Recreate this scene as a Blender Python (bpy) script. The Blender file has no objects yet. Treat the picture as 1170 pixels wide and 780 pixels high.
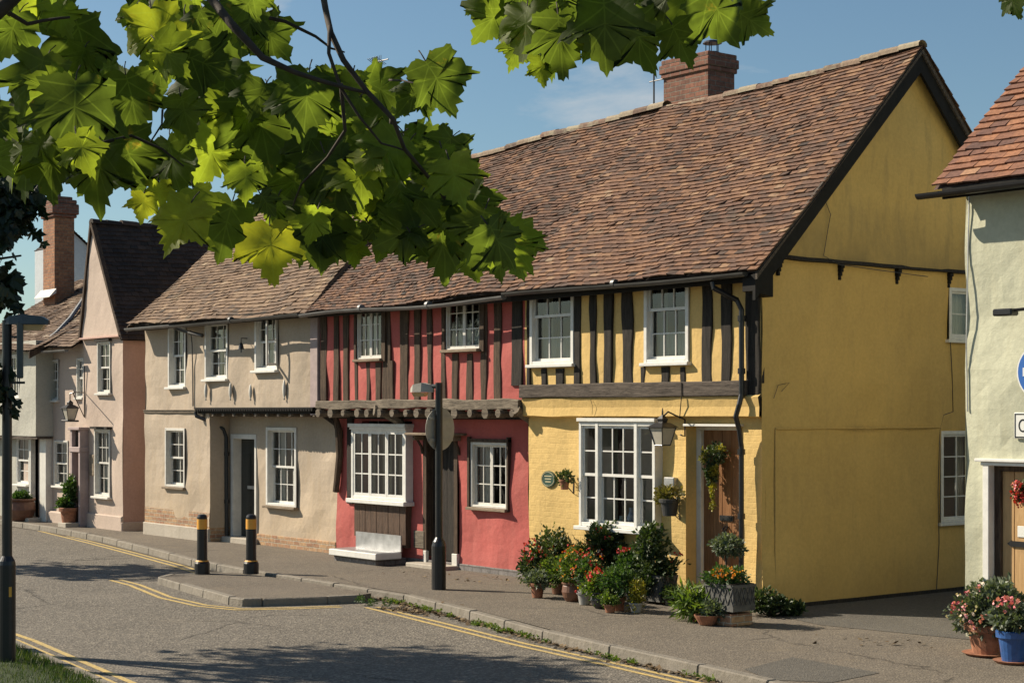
import bpy, math, random
from mathutils import Vector, noise
R = math.radians
rnd = random.Random(7)
sc = bpy.context.scene
C = sc.collection

# ------------------------------------------------------------------ camera geometry
CAM = Vector((14.6, -15.4, 2.4)); YAW = R(38.2); F = 1950.0; HY = 470.0; HX = 585.0
FW = Vector((-math.cos(YAW), math.sin(YAW), 0)); RT = Vector((math.sin(YAW), math.cos(YAW), 0))
def ray(px): return FW + RT*((px-HX)/F)
def P(px, py, Y=0.0):                      # point of the plane y=Y seen at that place of the photo -> (x, z)
    d = ray(px); t = (Y-CAM.y)/d.y
    return (CAM.x+t*d.x, CAM.z-(py-HY)/F*t)
def PXp(px, py, X=0.0):                    # plane x=X -> (y, z)
    d = ray(px); t = (X-CAM.x)/d.x
    return (CAM.y+t*d.y, CAM.z-(py-HY)/F*t)
def PG(px, py, z=0.0):                     # ground plane -> (x, y)
    t = (CAM.z-z)*F/(py-HY); d = ray(px)
    return (CAM.x+t*d.x, CAM.y+t*d.y)
def PD(px, py, t):                         # at depth t
    d = ray(px); return Vector((CAM.x+t*d.x, CAM.y+t*d.y, CAM.z-(py-HY)/F*t))
def scale_at(X, Y): return (Vector((X, Y, 0))-Vector((CAM.x, CAM.y, 0))).dot(FW)/F   # metres per pixel

# ------------------------------------------------------------------ mesh builder
class MB:
    def __init__(s): s.v = []; s.f = []; s.t = []; s.uv = {}
    def face(s, pts, t=0.5, uv=None):
        n = len(s.v); s.v += [tuple(p) for p in pts]; s.f.append(tuple(range(n, n+len(pts)))); s.t.append(t)
        if uv: s.uv[len(s.f)-1] = uv
    def hexa(s, c, t=0.5):                 # 8 corners: bottom 4, top 4
        n = len(s.v); s.v += [tuple(p) for p in c]
        for q in ((3,2,1,0),(4,5,6,7),(0,1,5,4),(1,2,6,5),(2,3,7,6),(3,0,4,7)):
            s.f.append(tuple(n+i for i in q)); s.t.append(t)
    def box(s, x0, x1, y0, y1, z0, z1, t=0.5):
        s.hexa([(x0,y0,z0),(x1,y0,z0),(x1,y1,z0),(x0,y1,z0),(x0,y0,z1),(x1,y0,z1),(x1,y1,z1),(x0,y1,z1)], t)
    def fbox(s, fr, a0, a1, o0, o1, z0, z1, t=0.5):
        s.hexa([fr(a0,o0,z0),fr(a1,o0,z0),fr(a1,o1,z0),fr(a0,o1,z0),fr(a0,o0,z1),fr(a1,o0,z1),fr(a1,o1,z1),fr(a0,o1,z1)], t)
    def tube(s, pts, rad, n=8, t=0.5, cap=True):
        pts = [Vector(p) for p in pts]
        if not hasattr(rad, '__len__'): rad = [rad]*len(pts)
        b = len(s.v); u = None
        for i, p in enumerate(pts):
            d = (pts[min(i+1, len(pts)-1)]-pts[max(i-1, 0)]).normalized()
            if u is None:
                u = d.orthogonal().normalized()
            else:
                u = (u-d*u.dot(d)); u = u.normalized() if u.length > 1e-6 else d.orthogonal().normalized()
            w = d.cross(u)
            for k in range(n):
                a = 2*math.pi*k/n
                s.v.append(tuple(p+(u*math.cos(a)+w*math.sin(a))*rad[i]))
        for i in range(len(pts)-1):
            for k in range(n):
                k2 = (k+1) % n
                s.f.append((b+i*n+k, b+i*n+k2, b+(i+1)*n+k2, b+(i+1)*n+k)); s.t.append(t)
        if cap:
            s.f.append(tuple(b+k for k in range(n-1, -1, -1))); s.t.append(t)
            e = b+(len(pts)-1)*n; s.f.append(tuple(e+k for k in range(n))); s.t.append(t)
    def lathe(s, prof, c, n=20, t=0.5, sq=None):
        b = len(s.v)
        for r, z in prof:
            for k in range(n):
                a = 2*math.pi*(k+0.5)/n
                s.v.append((c[0]+r*math.cos(a), c[1]+r*math.sin(a), c[2]+z))
        for i in range(len(prof)-1):
            for k in range(n):
                k2 = (k+1) % n
                s.f.append((b+i*n+k, b+i*n+k2, b+(i+1)*n+k2, b+(i+1)*n+k)); s.t.append(t)
        s.f.append(tuple(b+k for k in range(n-1, -1, -1))); s.t.append(t)
        e = b+(len(prof)-1)*n; s.f.append(tuple(e+k for k in range(n))); s.t.append(t)
    def prism(s, poly, z0, z1, t=0.5):
        n = len(poly)
        s.face([(p[0], p[1], z1) for p in poly], t); s.face([(p[0], p[1], z0) for p in reversed(poly)], t)
        for i in range(n):
            p, q = poly[i], poly[(i+1) % n]
            s.face([(p[0],p[1],z0),(q[0],q[1],z0),(q[0],q[1],z1),(p[0],p[1],z1)], t)

def root_of(o):
    while o.parent: o = o.parent
    return o
def obj(name, mb, mat, parent=None, smooth=False, bevel=0.0, label=None, local=False):
    me = bpy.data.meshes.new(name)
    off = Vector((0,0,0)) if (parent is None or local) else root_of(parent).location
    me.from_pydata([(v[0]-off[0], v[1]-off[1], v[2]-off[2]) for v in mb.v], [], mb.f)
    a = me.attributes.new('tint', 'FLOAT', 'FACE'); a.data.foreach_set('value', mb.t)
    if mb.uv:
        ul = me.uv_layers.new(name='UVMap')
        for fi, uv in mb.uv.items():
            for k, li in enumerate(me.polygons[fi].loop_indices): ul.data[li].uv = uv[k]
    if smooth: me.polygons.foreach_set('use_smooth', [True]*len(me.polygons))
    me.materials.append(mat); me.update()
    o = bpy.data.objects.new(name, me); C.objects.link(o)
    if parent is not None: o.parent = parent
    if bevel:
        m = o.modifiers.new('bevel', 'BEVEL'); m.width = bevel; m.segments = 1; m.limit_method = 'ANGLE'
    if label: o['label'] = label
    return o
def tag(o, label, cat, group=None, kind=None):
    o['label'] = label; o['category'] = cat
    if group: o['group'] = group
    if kind: o['kind'] = kind
    return o
def thing(name, label, cat, loc, group=None):
    o = bpy.data.objects.new(name, None); C.objects.link(o); o.location = loc
    o.empty_display_size = .2
    return tag(o, label, cat, group)
def struct(name, mb, mat, **k):
    o = obj(name, mb, mat, **k); o['kind'] = 'structure'; return o

# ------------------------------------------------------------------ materials
def newmat(name):
    m = bpy.data.materials.new(name); m.use_nodes = True; nt = m.node_tree; nt.nodes.clear()
    out = nt.nodes.new('ShaderNodeOutputMaterial'); b = nt.nodes.new('ShaderNodeBsdfPrincipled')
    nt.links.new(b.outputs[0], out.inputs[0]); return m, nt, b, out
def N(nt, typ, **k):
    n = nt.nodes.new(typ)
    for a, v in k.items():
        if a.startswith('i_'):
            key = a[2:]; key = int(key) if key.isdigit() else key.replace('_', ' ')
            n.inputs[key].default_value = v
        else: setattr(n, a, v)
    return n
def ramp(nt, fac, stops, interp='LINEAR'):
    r = nt.nodes.new('ShaderNodeValToRGB'); r.color_ramp.interpolation = interp
    e = r.color_ramp.elements
    while len(e) < len(stops): e.new(0.5)
    for i, (p, c) in enumerate(stops):
        e[i].position = p; e[i].color = (*c, 1) if len(c) == 3 else c
    nt.links.new(fac, r.inputs[0]); return r.outputs[0]
def mix(nt, fac, a, b, blend='MIX'):
    m = nt.nodes.new('ShaderNodeMix'); m.data_type = 'RGBA'; m.blend_type = blend
    for sock, v in ((0, fac), (6, a), (7, b)):
        if hasattr(v, 'links'): nt.links.new(v, m.inputs[sock])
        elif isinstance(v, (int, float)): m.inputs[sock].default_value = v
        else: m.inputs[sock].default_value = (*v, 1)
    return m.outputs[2]
def coords(nt, scale=(1,1,1), swz=False):
    g = nt.nodes.new('ShaderNodeTexCoord'); o = g.outputs['Object']
    mp = nt.nodes.new('ShaderNodeMapping'); mp.inputs['Scale'].default_value = scale
    nt.links.new(o, mp.inputs[0]); return mp.outputs[0]
def noi(nt, vec, scale, detail=4, rough=.55, dist=0):
    n = N(nt, 'ShaderNodeTexNoise', i_Scale=scale, i_Detail=detail, i_Roughness=rough, i_Distortion=dist)
    nt.links.new(vec, n.inputs['Vector']); return n.outputs[0]
def bump(nt, b, h, strength=.3, dist=.01, prev=None):
    n = N(nt, 'ShaderNodeBump', i_Strength=strength, i_Distance=dist)
    nt.links.new(h, n.inputs['Height'])
    if prev is not None: nt.links.new(prev, n.inputs['Normal'])
    nt.links.new(n.outputs[0], b.inputs['Normal']); return n.outputs[0]
def dk(c, k): return tuple(x*k for x in c)

def plaster(name, c, stain=(.35,.28,.2), amt=.35, rough=.85, bs=.35, bricks=None, low=None):
    m, nt, b, out = newmat(name)
    v = coords(nt); v2 = coords(nt, (2.5, 2.5, .5))
    n1 = noi(nt, v, 1.3, 5, .6); n2 = noi(nt, v2, 2.2, 6, .65); n3 = noi(nt, v, 22, 5, .6); n5 = noi(nt, v, .55, 4, .55)
    col = mix(nt, n1, dk(c, .86), dk(c, 1.1))
    s = ramp(nt, n2, [(.5, (0,0,0)), (.78, (amt,)*3)])
    col = mix(nt, s, col, stain)
    col = mix(nt, 1.0, col, ramp(nt, n5, [(.3,(.86,)*3),(.62,(1.05,)*3)]), 'MULTIPLY')
    f = ramp(nt, n3, [(.35, (.93,)*3), (.65, (1.04,)*3)])
    col = mix(nt, 1.0, col, f, 'MULTIPLY')
    if low:
        z0, z1, lc, la = low               # damp and splash dirt near the ground
        sx = nt.nodes.new('ShaderNodeSeparateXYZ'); nt.links.new(v, sx.inputs[0])
        mr = N(nt, 'ShaderNodeMapRange'); mr.inputs[1].default_value = z0; mr.inputs[2].default_value = z1
        mr.inputs[3].default_value = la; mr.inputs[4].default_value = 0
        nt.links.new(sx.outputs[2], mr.inputs[0])
        mm = N(nt, 'ShaderNodeMath', operation='MULTIPLY'); nt.links.new(mr.outputs[0], mm.inputs[0])
        nt.links.new(ramp(nt, n1, [(.3,(.2,)*3),(.7,(1,)*3)]), mm.inputs[1])
        col = mix(nt, mm.outputs[0], col, lc)
    nt.links.new(col, b.inputs['Base Color']); b.inputs['Roughness'].default_value = rough
    h = n3; p = bump(nt, b, noi(nt, v, 9, 5, .6), bs, .03)
    p = bump(nt, b, noi(nt, v, 60, 3, .6), bs*.8, .006, p)
    if bricks:
        sx = nt.nodes.new('ShaderNodeSeparateXYZ'); nt.links.new(v, sx.inputs[0])
        cx = nt.nodes.new('ShaderNodeCombineXYZ'); nt.links.new(sx.outputs[0], cx.inputs[0]); nt.links.new(sx.outputs[2], cx.inputs[1])
        wv = noi(nt, v, 4, 3); wm = mix(nt, .06, cx.outputs[0], wv, 'ADD')
        br = N(nt, 'ShaderNodeTexBrick', i_Scale=1.0, i_Mortar_Size=.009, i_Mortar_Smooth=.6, i_Brick_Width=.225, i_Row_Height=.075)
        nt.links.new(wm, br.inputs['Vector'])
        inv = N(nt, 'ShaderNodeMath', operation='SUBTRACT', i_0=1.0); nt.links.new(br.outputs['Fac'], inv.inputs[1])
        bump(nt, b, inv.outputs[0], bricks, .012, p)
    return m
def simple(name, c, rough=.6, metal=0.0, var=.15, scale=8, bs=.1, spec=.5, c2=None, streak=None):
    m, nt, b, out = newmat(name); v = coords(nt, streak or (1,1,1))
    n1 = noi(nt, v, scale, 5, .6)
    nt.links.new(mix(nt, ramp(nt, n1, [(.3,(0,)*3),(.7,(1,)*3)]), c2 or dk(c, 1-var), dk(c, 1+var) if not c2 else c), b.inputs['Base Color'])
    b.inputs['Roughness'].default_value = rough; b.inputs['Metallic'].default_value = metal
    b.inputs['Specular IOR Level'].default_value = spec
    if bs: bump(nt, b, noi(nt, v, scale*4, 4, .6), bs, .01)
    return m
def tinted(name, stops, rough=.8, ns=30, bs=.3, moss=None, trans=0.0, nv=.25, spec=.4):
    m, nt, b, out = newmat(name)
    at = N(nt, 'ShaderNodeAttribute', attribute_name='tint')
    col = ramp(nt, at.outputs['Fac'], stops); v = coords(nt)
    n = noi(nt, v, ns, 4, .6)
    col = mix(nt, 1.0, col, ramp(nt, n, [(.3,(1-nv,)*3),(.7,(1+nv*.6,)*3)]), 'MULTIPLY')
    if moss:
        n2 = noi(nt, v, moss[2], 6, .7)
        col = mix(nt, ramp(nt, n2, [(moss[1],(0,)*3),(moss[1]+.12,(.75,)*3)]), col, moss[0])
    nt.links.new(col, b.inputs['Base Color']); b.inputs['Roughness'].default_value = rough
    b.inputs['Specular IOR Level'].default_value = spec
    if bs: bump(nt, b, n, bs, .008)
    if trans:
        tr = nt.nodes.new('ShaderNodeBsdfTranslucent'); mx = nt.nodes.new('ShaderNodeMixShader'); mx.inputs[0].default_value = trans
        br = mix(nt, 1.0, col, (1.5, 1.6, .6), 'MULTIPLY'); nt.links.new(br, tr.inputs[0])
        nt.links.new(b.outputs[0], mx.inputs[1]); nt.links.new(tr.outputs[0], mx.inputs[2]); nt.links.new(mx.outputs[0], out.inputs[0])
    return m
def brickmat(name, c1, c2, mortar, rough=.9, scale=1.0, swap='xz'):
    m, nt, b, out = newmat(name); v = coords(nt)
    sx = nt.nodes.new('ShaderNodeSeparateXYZ'); nt.links.new(v, sx.inputs[0])
    ad = N(nt, 'ShaderNodeMath', operation='ADD'); nt.links.new(sx.outputs[0], ad.inputs[0]); nt.links.new(sx.outputs[1], ad.inputs[1])
    cx = nt.nodes.new('ShaderNodeCombineXYZ'); nt.links.new(ad.outputs[0], cx.inputs[0]); nt.links.new(sx.outputs[2], cx.inputs[1])
    wm = mix(nt, .02, cx.outputs[0], noi(nt, v, 5, 3), 'ADD')
    br = N(nt, 'ShaderNodeTexBrick', i_Scale=scale, i_Mortar_Size=.008, i_Mortar_Smooth=.3, i_Brick_Width=.22, i_Row_Height=.075, i_Bias=-.1)
    br.inputs['Color1'].default_value = (*c1, 1); br.inputs['Color2'].default_value = (*c2, 1); br.inputs['Mortar'].default_value = (*mortar, 1)
    nt.links.new(wm, br.inputs['Vector'])
    n = noi(nt, v, 14, 5, .7)
    col = mix(nt, 1.0, br.outputs['Color'], ramp(nt, n, [(.3,(.6,)*3),(.7,(1.25,)*3)]), 'MULTIPLY')
    nt.links.new(col, b.inputs['Base Color']); b.inputs['Roughness'].default_value = rough
    inv = N(nt, 'ShaderNodeMath', operation='SUBTRACT', i_0=1.0); nt.links.new(br.outputs['Fac'], inv.inputs[1])
    p = bump(nt, b, inv.outputs[0], .8, .015); bump(nt, b, n, .5, .01, p)
    return m
def woodmat(name, c1, c2, rough=.8, stretch=(14,14,1.2), bs=.6, crack=.35):
    m, nt, b, out = newmat(name); v = coords(nt, stretch)
    n1 = noi(nt, v, 2.2, 6, .65, .6); n2 = noi(nt, v, 7, 5, .7)
    col = mix(nt, ramp(nt, n1, [(.3,(0,)*3),(.72,(1,)*3)]), c1, c2)
    col = mix(nt, ramp(nt, n2, [(.36,(crack*2,)*3),(.46,(0,)*3)]), col, dk(c1, .25))
    nt.links.new(col, b.inputs['Base Color']); b.inputs['Roughness'].default_value = rough
    b.inputs['Specular IOR Level'].default_value = .3
    bump(nt, b, n2, bs, .012); return m

M = {}
YEL = (.60,.405,.125)
M['yellow'] = plaster('yellow_render', (.66,.45,.16), (.36,.25,.1), .3, low=(-.1,.5,(.3,.22,.1),.5))
M['yellow_brick'] = plaster('painted_brick_yellow', (.68,.47,.17), (.5,.36,.14), .25, bricks=.2, low=(-.1,.4,(.3,.22,.1),.5))
M['gable'] = plaster('ochre_gable_render', (.63,.425,.14), (.36,.26,.11), .3, bs=.25, low=(-.1,.6,(.3,.2,.08),.4))
M['gable_top'] = plaster('stained_ochre_render', (.62,.425,.14), (.22,.18,.09), .55, bs=.25, low=(4.2,5.2,(.13,.11,.06),.9))
M['red'] = plaster('red_render', (.46,.10,.085), (.52,.17,.14), .4, bs=.3, low=(-.1,.4,(.38,.13,.11),.5))
M['cream'] = plaster('cream_render', (.46,.375,.285), (.42,.31,.19), .45, bs=.22, low=(-.1,1.6,(.53,.38,.21),.5))
M['pink'] = plaster('pink_render', (.53,.42,.345), (.45,.35,.28), .35, bs=.22)
M['pink_side'] = plaster('rose_render', (.52,.33,.27), (.4,.26,.22), .3)
M['greyw'] = plaster('grey_white_render', (.44,.43,.37), (.36,.34,.28), .3)
M['bluew'] = plaster('pale_blue_render', (.5,.54,.57), (.4,.42,.45), .25)
M['sage'] = plaster('sage_render', (.50,.50,.37), (.42,.38,.24), .35, bs=.3, low=(-.1,.8,(.38,.33,.2),.5))
M['lilac'] = simple('lilac_paint', (.36,.28,.27), .7, var=.15)
M['white'] = simple('white_paint', (.68,.67,.63), .5, var=.09, scale=11, bs=.08)
M['offwhite'] = simple('aged_white_paint', (.62,.60,.55), .5, var=.1, scale=9, bs=.08)
M['greyframe'] = simple('grey_paint', (.42,.42,.40), .5, var=.1)
M['black'] = simple('black_paint', (.012,.011,.010), .75, var=.3, bs=.15, spec=.2)
M['blackm'] = simple('black_metal', (.014,.014,.016), .35, var=.3, bs=.05)
M['gutter'] = simple('gutter_iron', (.05,.048,.045), .42, var=.4, scale=3, bs=.1)
M['ggrey'] = simple('grey_gutter', (.16,.155,.15), .45, var=.3, scale=3, bs=.1)
M['timber_blk'] = woodmat('black_timber', (.010,.009,.008), (.052,.043,.035), .85)
M['timber_brn'] = woodmat('brown_timber', (.032,.022,.016), (.13,.088,.058), .9)
M['beam'] = woodmat('weathered_beam', (.035,.028,.023), (.15,.122,.1), .9, (1.2,14,14))
M['beam_pale'] = woodmat('pale_weathered_beam', (.07,.056,.043), (.27,.225,.17), .9, (1.2,14,14))
M['wood_board'] = woodmat('dark_boards', (.055,.033,.022), (.14,.085,.055), .7)
M['door_wood'] = woodmat('oak_door', (.17,.075,.03), (.30,.15,.065), .5, (12,12,1), .3, .15)
M['door_pale'] = woodmat('pine_door', (.38,.23,.10), (.56,.36,.17), .55, (9,9,.8), .25, .1)
M['sillwood'] = woodmat('oak_sill', (.16,.12,.08), (.33,.26,.19), .85, (1.2,12,12))
M['stone'] = plaster('pale_stone', (.45,.40,.33), (.28,.24,.18), .5)
M['galv'] = simple('zinc', (.42,.42,.42), .4, .6, var=.25, scale=6)
M['brick_plinth'] = brickmat('plinth_brick', (.45,.28,.15), (.30,.15,.09), (.42,.36,.27))
M['brick_grey'] = brickmat('painted_grey_brick', (.22,.20,.19), (.17,.155,.15), (.13,.12,.11))
M['brick_chim'] = brickmat('chimney_brick', (.25,.105,.065), (.14,.065,.045), (.19,.155,.12))
M['brick_chim2'] = brickmat('old_chimney_brick', (.38,.175,.085), (.24,.105,.06), (.28,.19,.12))
def clay(name, stops, moss): return tinted(name, stops, .85, 24, .5, moss, nv=.35)
M['tile_red'] = clay('clay_tile_red', [(0,(.045,.035,.03)),(.25,(.10,.062,.045)),(.45,(.15,.082,.055)),(.65,(.215,.112,.062)),(.85,(.28,.165,.095)),(1,(.28,.20,.13))], ((.15,.115,.08),.60,1.7))
M['tile_brown'] = clay('clay_tile_brown', [(0,(.055,.042,.032)),(.2,(.11,.075,.052)),(.5,(.19,.12,.075)),(.8,(.27,.18,.11)),(1,(.34,.25,.16))], ((.17,.14,.09),.58,1.5))
M['tile_dark'] = clay('clay_tile_dark', [(0,(.02,.016,.014)),(.5,(.045,.032,.026)),(1,(.085,.055,.04))], ((.06,.05,.035),.6,2))
M['tile_mix'] = clay('clay_tile_lichen', [(0,(.05,.036,.028)),(.4,(.14,.085,.055)),(.75,(.22,.15,.1)),(.92,(.34,.25,.17)),(1,(.55,.48,.38))], ((.16,.14,.1),.58,1.6))
M['tile_orange'] = clay('clay_tile_orange', [(0,(.07,.045,.04)),(.3,(.15,.075,.055)),(.5,(.22,.10,.06)),(.8,(.32,.145,.075)),(1,(.37,.22,.13))], ((.3,.16,.09),.66,2))
M['ridge'] = clay('ridge_tile', [(0,(.11,.075,.055)),(.5,(.22,.125,.085)),(.8,(.26,.2,.14)),(1,(.36,.30,.21))], ((.3,.27,.19),.5,3))
M['terracotta'] = simple('terracotta', (.28,.12,.065), .85, var=.4, scale=14, bs=.15)
M['pot_brown'] = simple('brown_pot', (.16,.075,.045), .5, var=.3)
M['pot_blue'] = simple('blue_glaze', (.03,.09,.26), .2, var=.25)
M['pot_dark'] = simple('dark_pot', (.03,.03,.03), .6, var=.3)
M['pot_grey'] = simple('grey_pot', (.3,.29,.27), .8, var=.25)
M['soil'] = simple('soil', (.04,.028,.02), 1, var=.4, scale=40, bs=.5)
M['amber'] = simple('amber_band', (.75,.36,.05), .5, var=.08)
M['signback'] = simple('sign_back', (.36,.34,.29), .6, .0, var=.12)
M['lampgrey'] = simple('lamp_grey', (.06,.07,.07), .45, var=.2)
M['diffuser'] = simple('lamp_cover', (.50,.34,.17), .35, var=.1)
M['signblue'] = simple('sign_blue', (.025,.12,.42), .4, var=.04, bs=0)
M['plate'] = simple('sign_white', (.72,.72,.68), .4, var=.04, bs=0)
M['curtain'] = simple('net_curtain', (.62,.61,.56), .95, var=.12, scale=20, bs=.3, streak=(4,4,.3))
M['curtain_d'] = simple('beige_curtain', (.36,.32,.25), .95, var=.2, scale=18, bs=.3, streak=(4,4,.3))
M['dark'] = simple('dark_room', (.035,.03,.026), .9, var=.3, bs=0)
M['maroon'] = simple('maroon_paint', (.12,.018,.018), .35, var=.15)
M['greendoor'] = simple('greenish_black_paint', (.02,.025,.024), .22, var=.2)
M['plaque'] = simple('green_plaque', (.03,.07,.05), .4, var=.2)
M['gilt'] = simple('gilt_letters', (.55,.48,.3), .5, var=.1, bs=0)
M['bark'] = woodmat('bark', (.035,.026,.02), (.10,.08,.06), .9, (8,8,2))
M['twig'] = simple('twig_bark', (.045,.032,.024), .85, var=.35, scale=30)
M['vase'] = simple('blue_white_china', (.45,.5,.62), .25, c2=(.05,.1,.35), scale=25, bs=0)
M['ceramic'] = simple('wall_fish', (.55,.53,.48), .5, var=.1)
M['lead'] = simple('lead', (.20,.21,.22), .6, var=.25)
M['lattice'] = simple('grey_planter', (.10,.098,.09), .85, var=.4, scale=12)
# glass of the window panes
m, nt, b, out = newmat('window_glass')
gl = N(nt, 'ShaderNodeBsdfGlossy', i_Roughness=.03); tr = N(nt, 'ShaderNodeBsdfTransparent'); tr.inputs[0].default_value = (.86,.9,.88,1)
fr = N(nt, 'ShaderNodeFresnel', i_IOR=1.55); mx = nt.nodes.new('ShaderNodeMixShader')
mm = N(nt, 'ShaderNodeMath', operation='MULTIPLY_ADD', i_1=.9, i_2=.03); nt.links.new(fr.outputs[0], mm.inputs[0])
bp = N(nt, 'ShaderNodeBump', i_Strength=.12, i_Distance=.01); nt.links.new(noi(nt, coords(nt), 6, 2), bp.inputs['Height']); nt.links.new(bp.outputs[0], gl.inputs['Normal'])
nt.links.new(mm.outputs[0], mx.inputs[0]); nt.links.new(tr.outputs[0], mx.inputs[1]); nt.links.new(gl.outputs[0], mx.inputs[2]); nt.links.new(mx.outputs[0], out.inputs[0])
M['glass'] = m
# lantern glass
M['lantern_glass'] = simple('lantern_glass', (.45,.42,.35), .15, var=.1, bs=0)
# foliage
def leafm(name, stops, trans=.35): return tinted(name, stops, .5, 40, 0, None, trans, nv=.15, spec=.45)
M['leaf_dark'] = leafm('dark_leaf', [(0,(.018,.032,.012)),(.55,(.045,.075,.024)),(1,(.11,.14,.05))], .25)
M['leaf_far'] = leafm('dark_tree_leaf', [(0,(.010,.018,.008)),(.6,(.022,.040,.014)),(1,(.05,.07,.02))], .2)  # small street-tree leaves, a darker green of their own
M['leaf_mid'] = leafm('mid_leaf', [(0,(.022,.05,.013)),(.6,(.05,.105,.025)),(1,(.11,.17,.04))], .3)
M['leaf_light'] = leafm('light_leaf', [(0,(.05,.09,.02)),(.6,(.11,.17,.03)),(1,(.2,.24,.05))], .35)
M['leaf_yellow'] = leafm('yellow_leaf', [(0,(.10,.12,.02)),(.6,(.26,.24,.03)),(1,(.42,.33,.04))], .35)
M['leaf_grey'] = leafm('grey_green_leaf', [(0,(.05,.07,.045)),(.6,(.11,.14,.09)),(1,(.2,.23,.16))], .25)
M['leaf_olive'] = leafm('olive_leaf', [(0,(.07,.07,.02)),(.6,(.16,.14,.04)),(1,(.26,.2,.07))], .3)
M['leaf_dead'] = tinted('dead_leaf', [(0,(.06,.04,.02)),(.5,(.14,.09,.045)),(1,(.26,.19,.1))], .9, 30, 0)
M['fl_red'] = tinted('red_petal', [(0,(.35,.02,.02)),(1,(.65,.05,.04))], .6, 30, 0, trans=.2)
M['fl_orange'] = tinted('orange_petal', [(0,(.6,.14,.02)),(1,(.8,.36,.03))], .6, 30, 0, trans=.2)
M['fl_pink'] = tinted('pink_petal', [(0,(.60,.12,.16)),(1,(.80,.36,.38))], .6, 30, 0, trans=.2)
M['fl_pale'] = tinted('pale_petal', [(0,(.65,.5,.4)),(1,(.8,.7,.55))], .6, 30, 0, trans=.2)

# plane-tree leaf with veins
def planeleaf(name, trans):
    m, nt, b, out = newmat(name)
    at = N(nt, 'ShaderNodeAttribute', attribute_name='tint')
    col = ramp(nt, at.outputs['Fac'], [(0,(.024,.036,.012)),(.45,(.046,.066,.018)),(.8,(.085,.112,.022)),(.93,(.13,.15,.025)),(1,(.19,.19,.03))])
    uv = N(nt, 'ShaderNodeUVMap', uv_map='UVMap'); sx = nt.nodes.new('ShaderNodeSeparateXYZ'); nt.links.new(uv.outputs[0], sx.inputs[0])
    ax = N(nt, 'ShaderNodeMath', operation='ABSOLUTE'); nt.links.new(sx.outputs[0], ax.inputs[0])
    best = ax.outputs[0]
    for ang, y0 in ((50, .1), (98, .06), (28, .38), (62,.32)):
        c_, s_ = math.cos(R(ang)), math.sin(R(ang))   # distance to the ray leaving (0,y0) at angle from the midrib
        a1 = N(nt, 'ShaderNodeMath', operation='MULTIPLY', i_1=c_); nt.links.new(ax.outputs[0], a1.inputs[0])
        a2 = N(nt, 'ShaderNodeMath', operation='MULTIPLY_ADD', i_1=-s_, i_2=y0*s_); nt.links.new(sx.outputs[1], a2.inputs[0])
        a3 = N(nt, 'ShaderNodeMath', operation='ADD'); nt.links.new(a1.outputs[0], a3.inputs[0]); nt.links.new(a2.outputs[0], a3.inputs[1])
        a4 = N(nt, 'ShaderNodeMath', operation='ABSOLUTE'); nt.links.new(a3.outputs[0], a4.inputs[0])
        mn = N(nt, 'ShaderNodeMath', operation='MINIMUM'); nt.links.new(best, mn.inputs[0]); nt.links.new(a4.outputs[0], mn.inputs[1]); best = mn.outputs[0]
    vein = ramp(nt, best, [(.004,(.2,)*3),(.015,(0,)*3)])
    nn = noi(nt, coords(nt), 28, 4, .6)
    col = mix(nt, 1.0, col, ramp(nt, nn, [(.3,(.8,)*3),(.7,(1.15,)*3)]), 'MULTIPLY')
    spot = noi(nt, coords(nt), 11, 5, .7)
    col = mix(nt, ramp(nt, spot, [(.64,(0,)*3),(.72,(.6,)*3)]), col, (.16,.10,.03))
    col = mix(nt, vein, col, (.14,.19,.06))
    nt.links.new(col, b.inputs['Base Color']); b.inputs['Roughness'].default_value = .6; b.inputs['Specular IOR Level'].default_value = .22
    bump(nt, b, vein, .3, .004)
    tr_ = nt.nodes.new('ShaderNodeBsdfTranslucent'); nt.links.new(mix(nt, 1.0, col, (4.6, 4.6, 1.5), 'MULTIPLY'), tr_.inputs[0])
    mx = nt.nodes.new('ShaderNodeMixShader'); mx.inputs[0].default_value = trans
    nt.links.new(b.outputs[0], mx.inputs[1]); nt.links.new(tr_.outputs[0], mx.inputs[2]); nt.links.new(mx.outputs[0], out.inputs[0])
    return m
M['plane_leaf'] = planeleaf('plane_leaf', .5)

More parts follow.
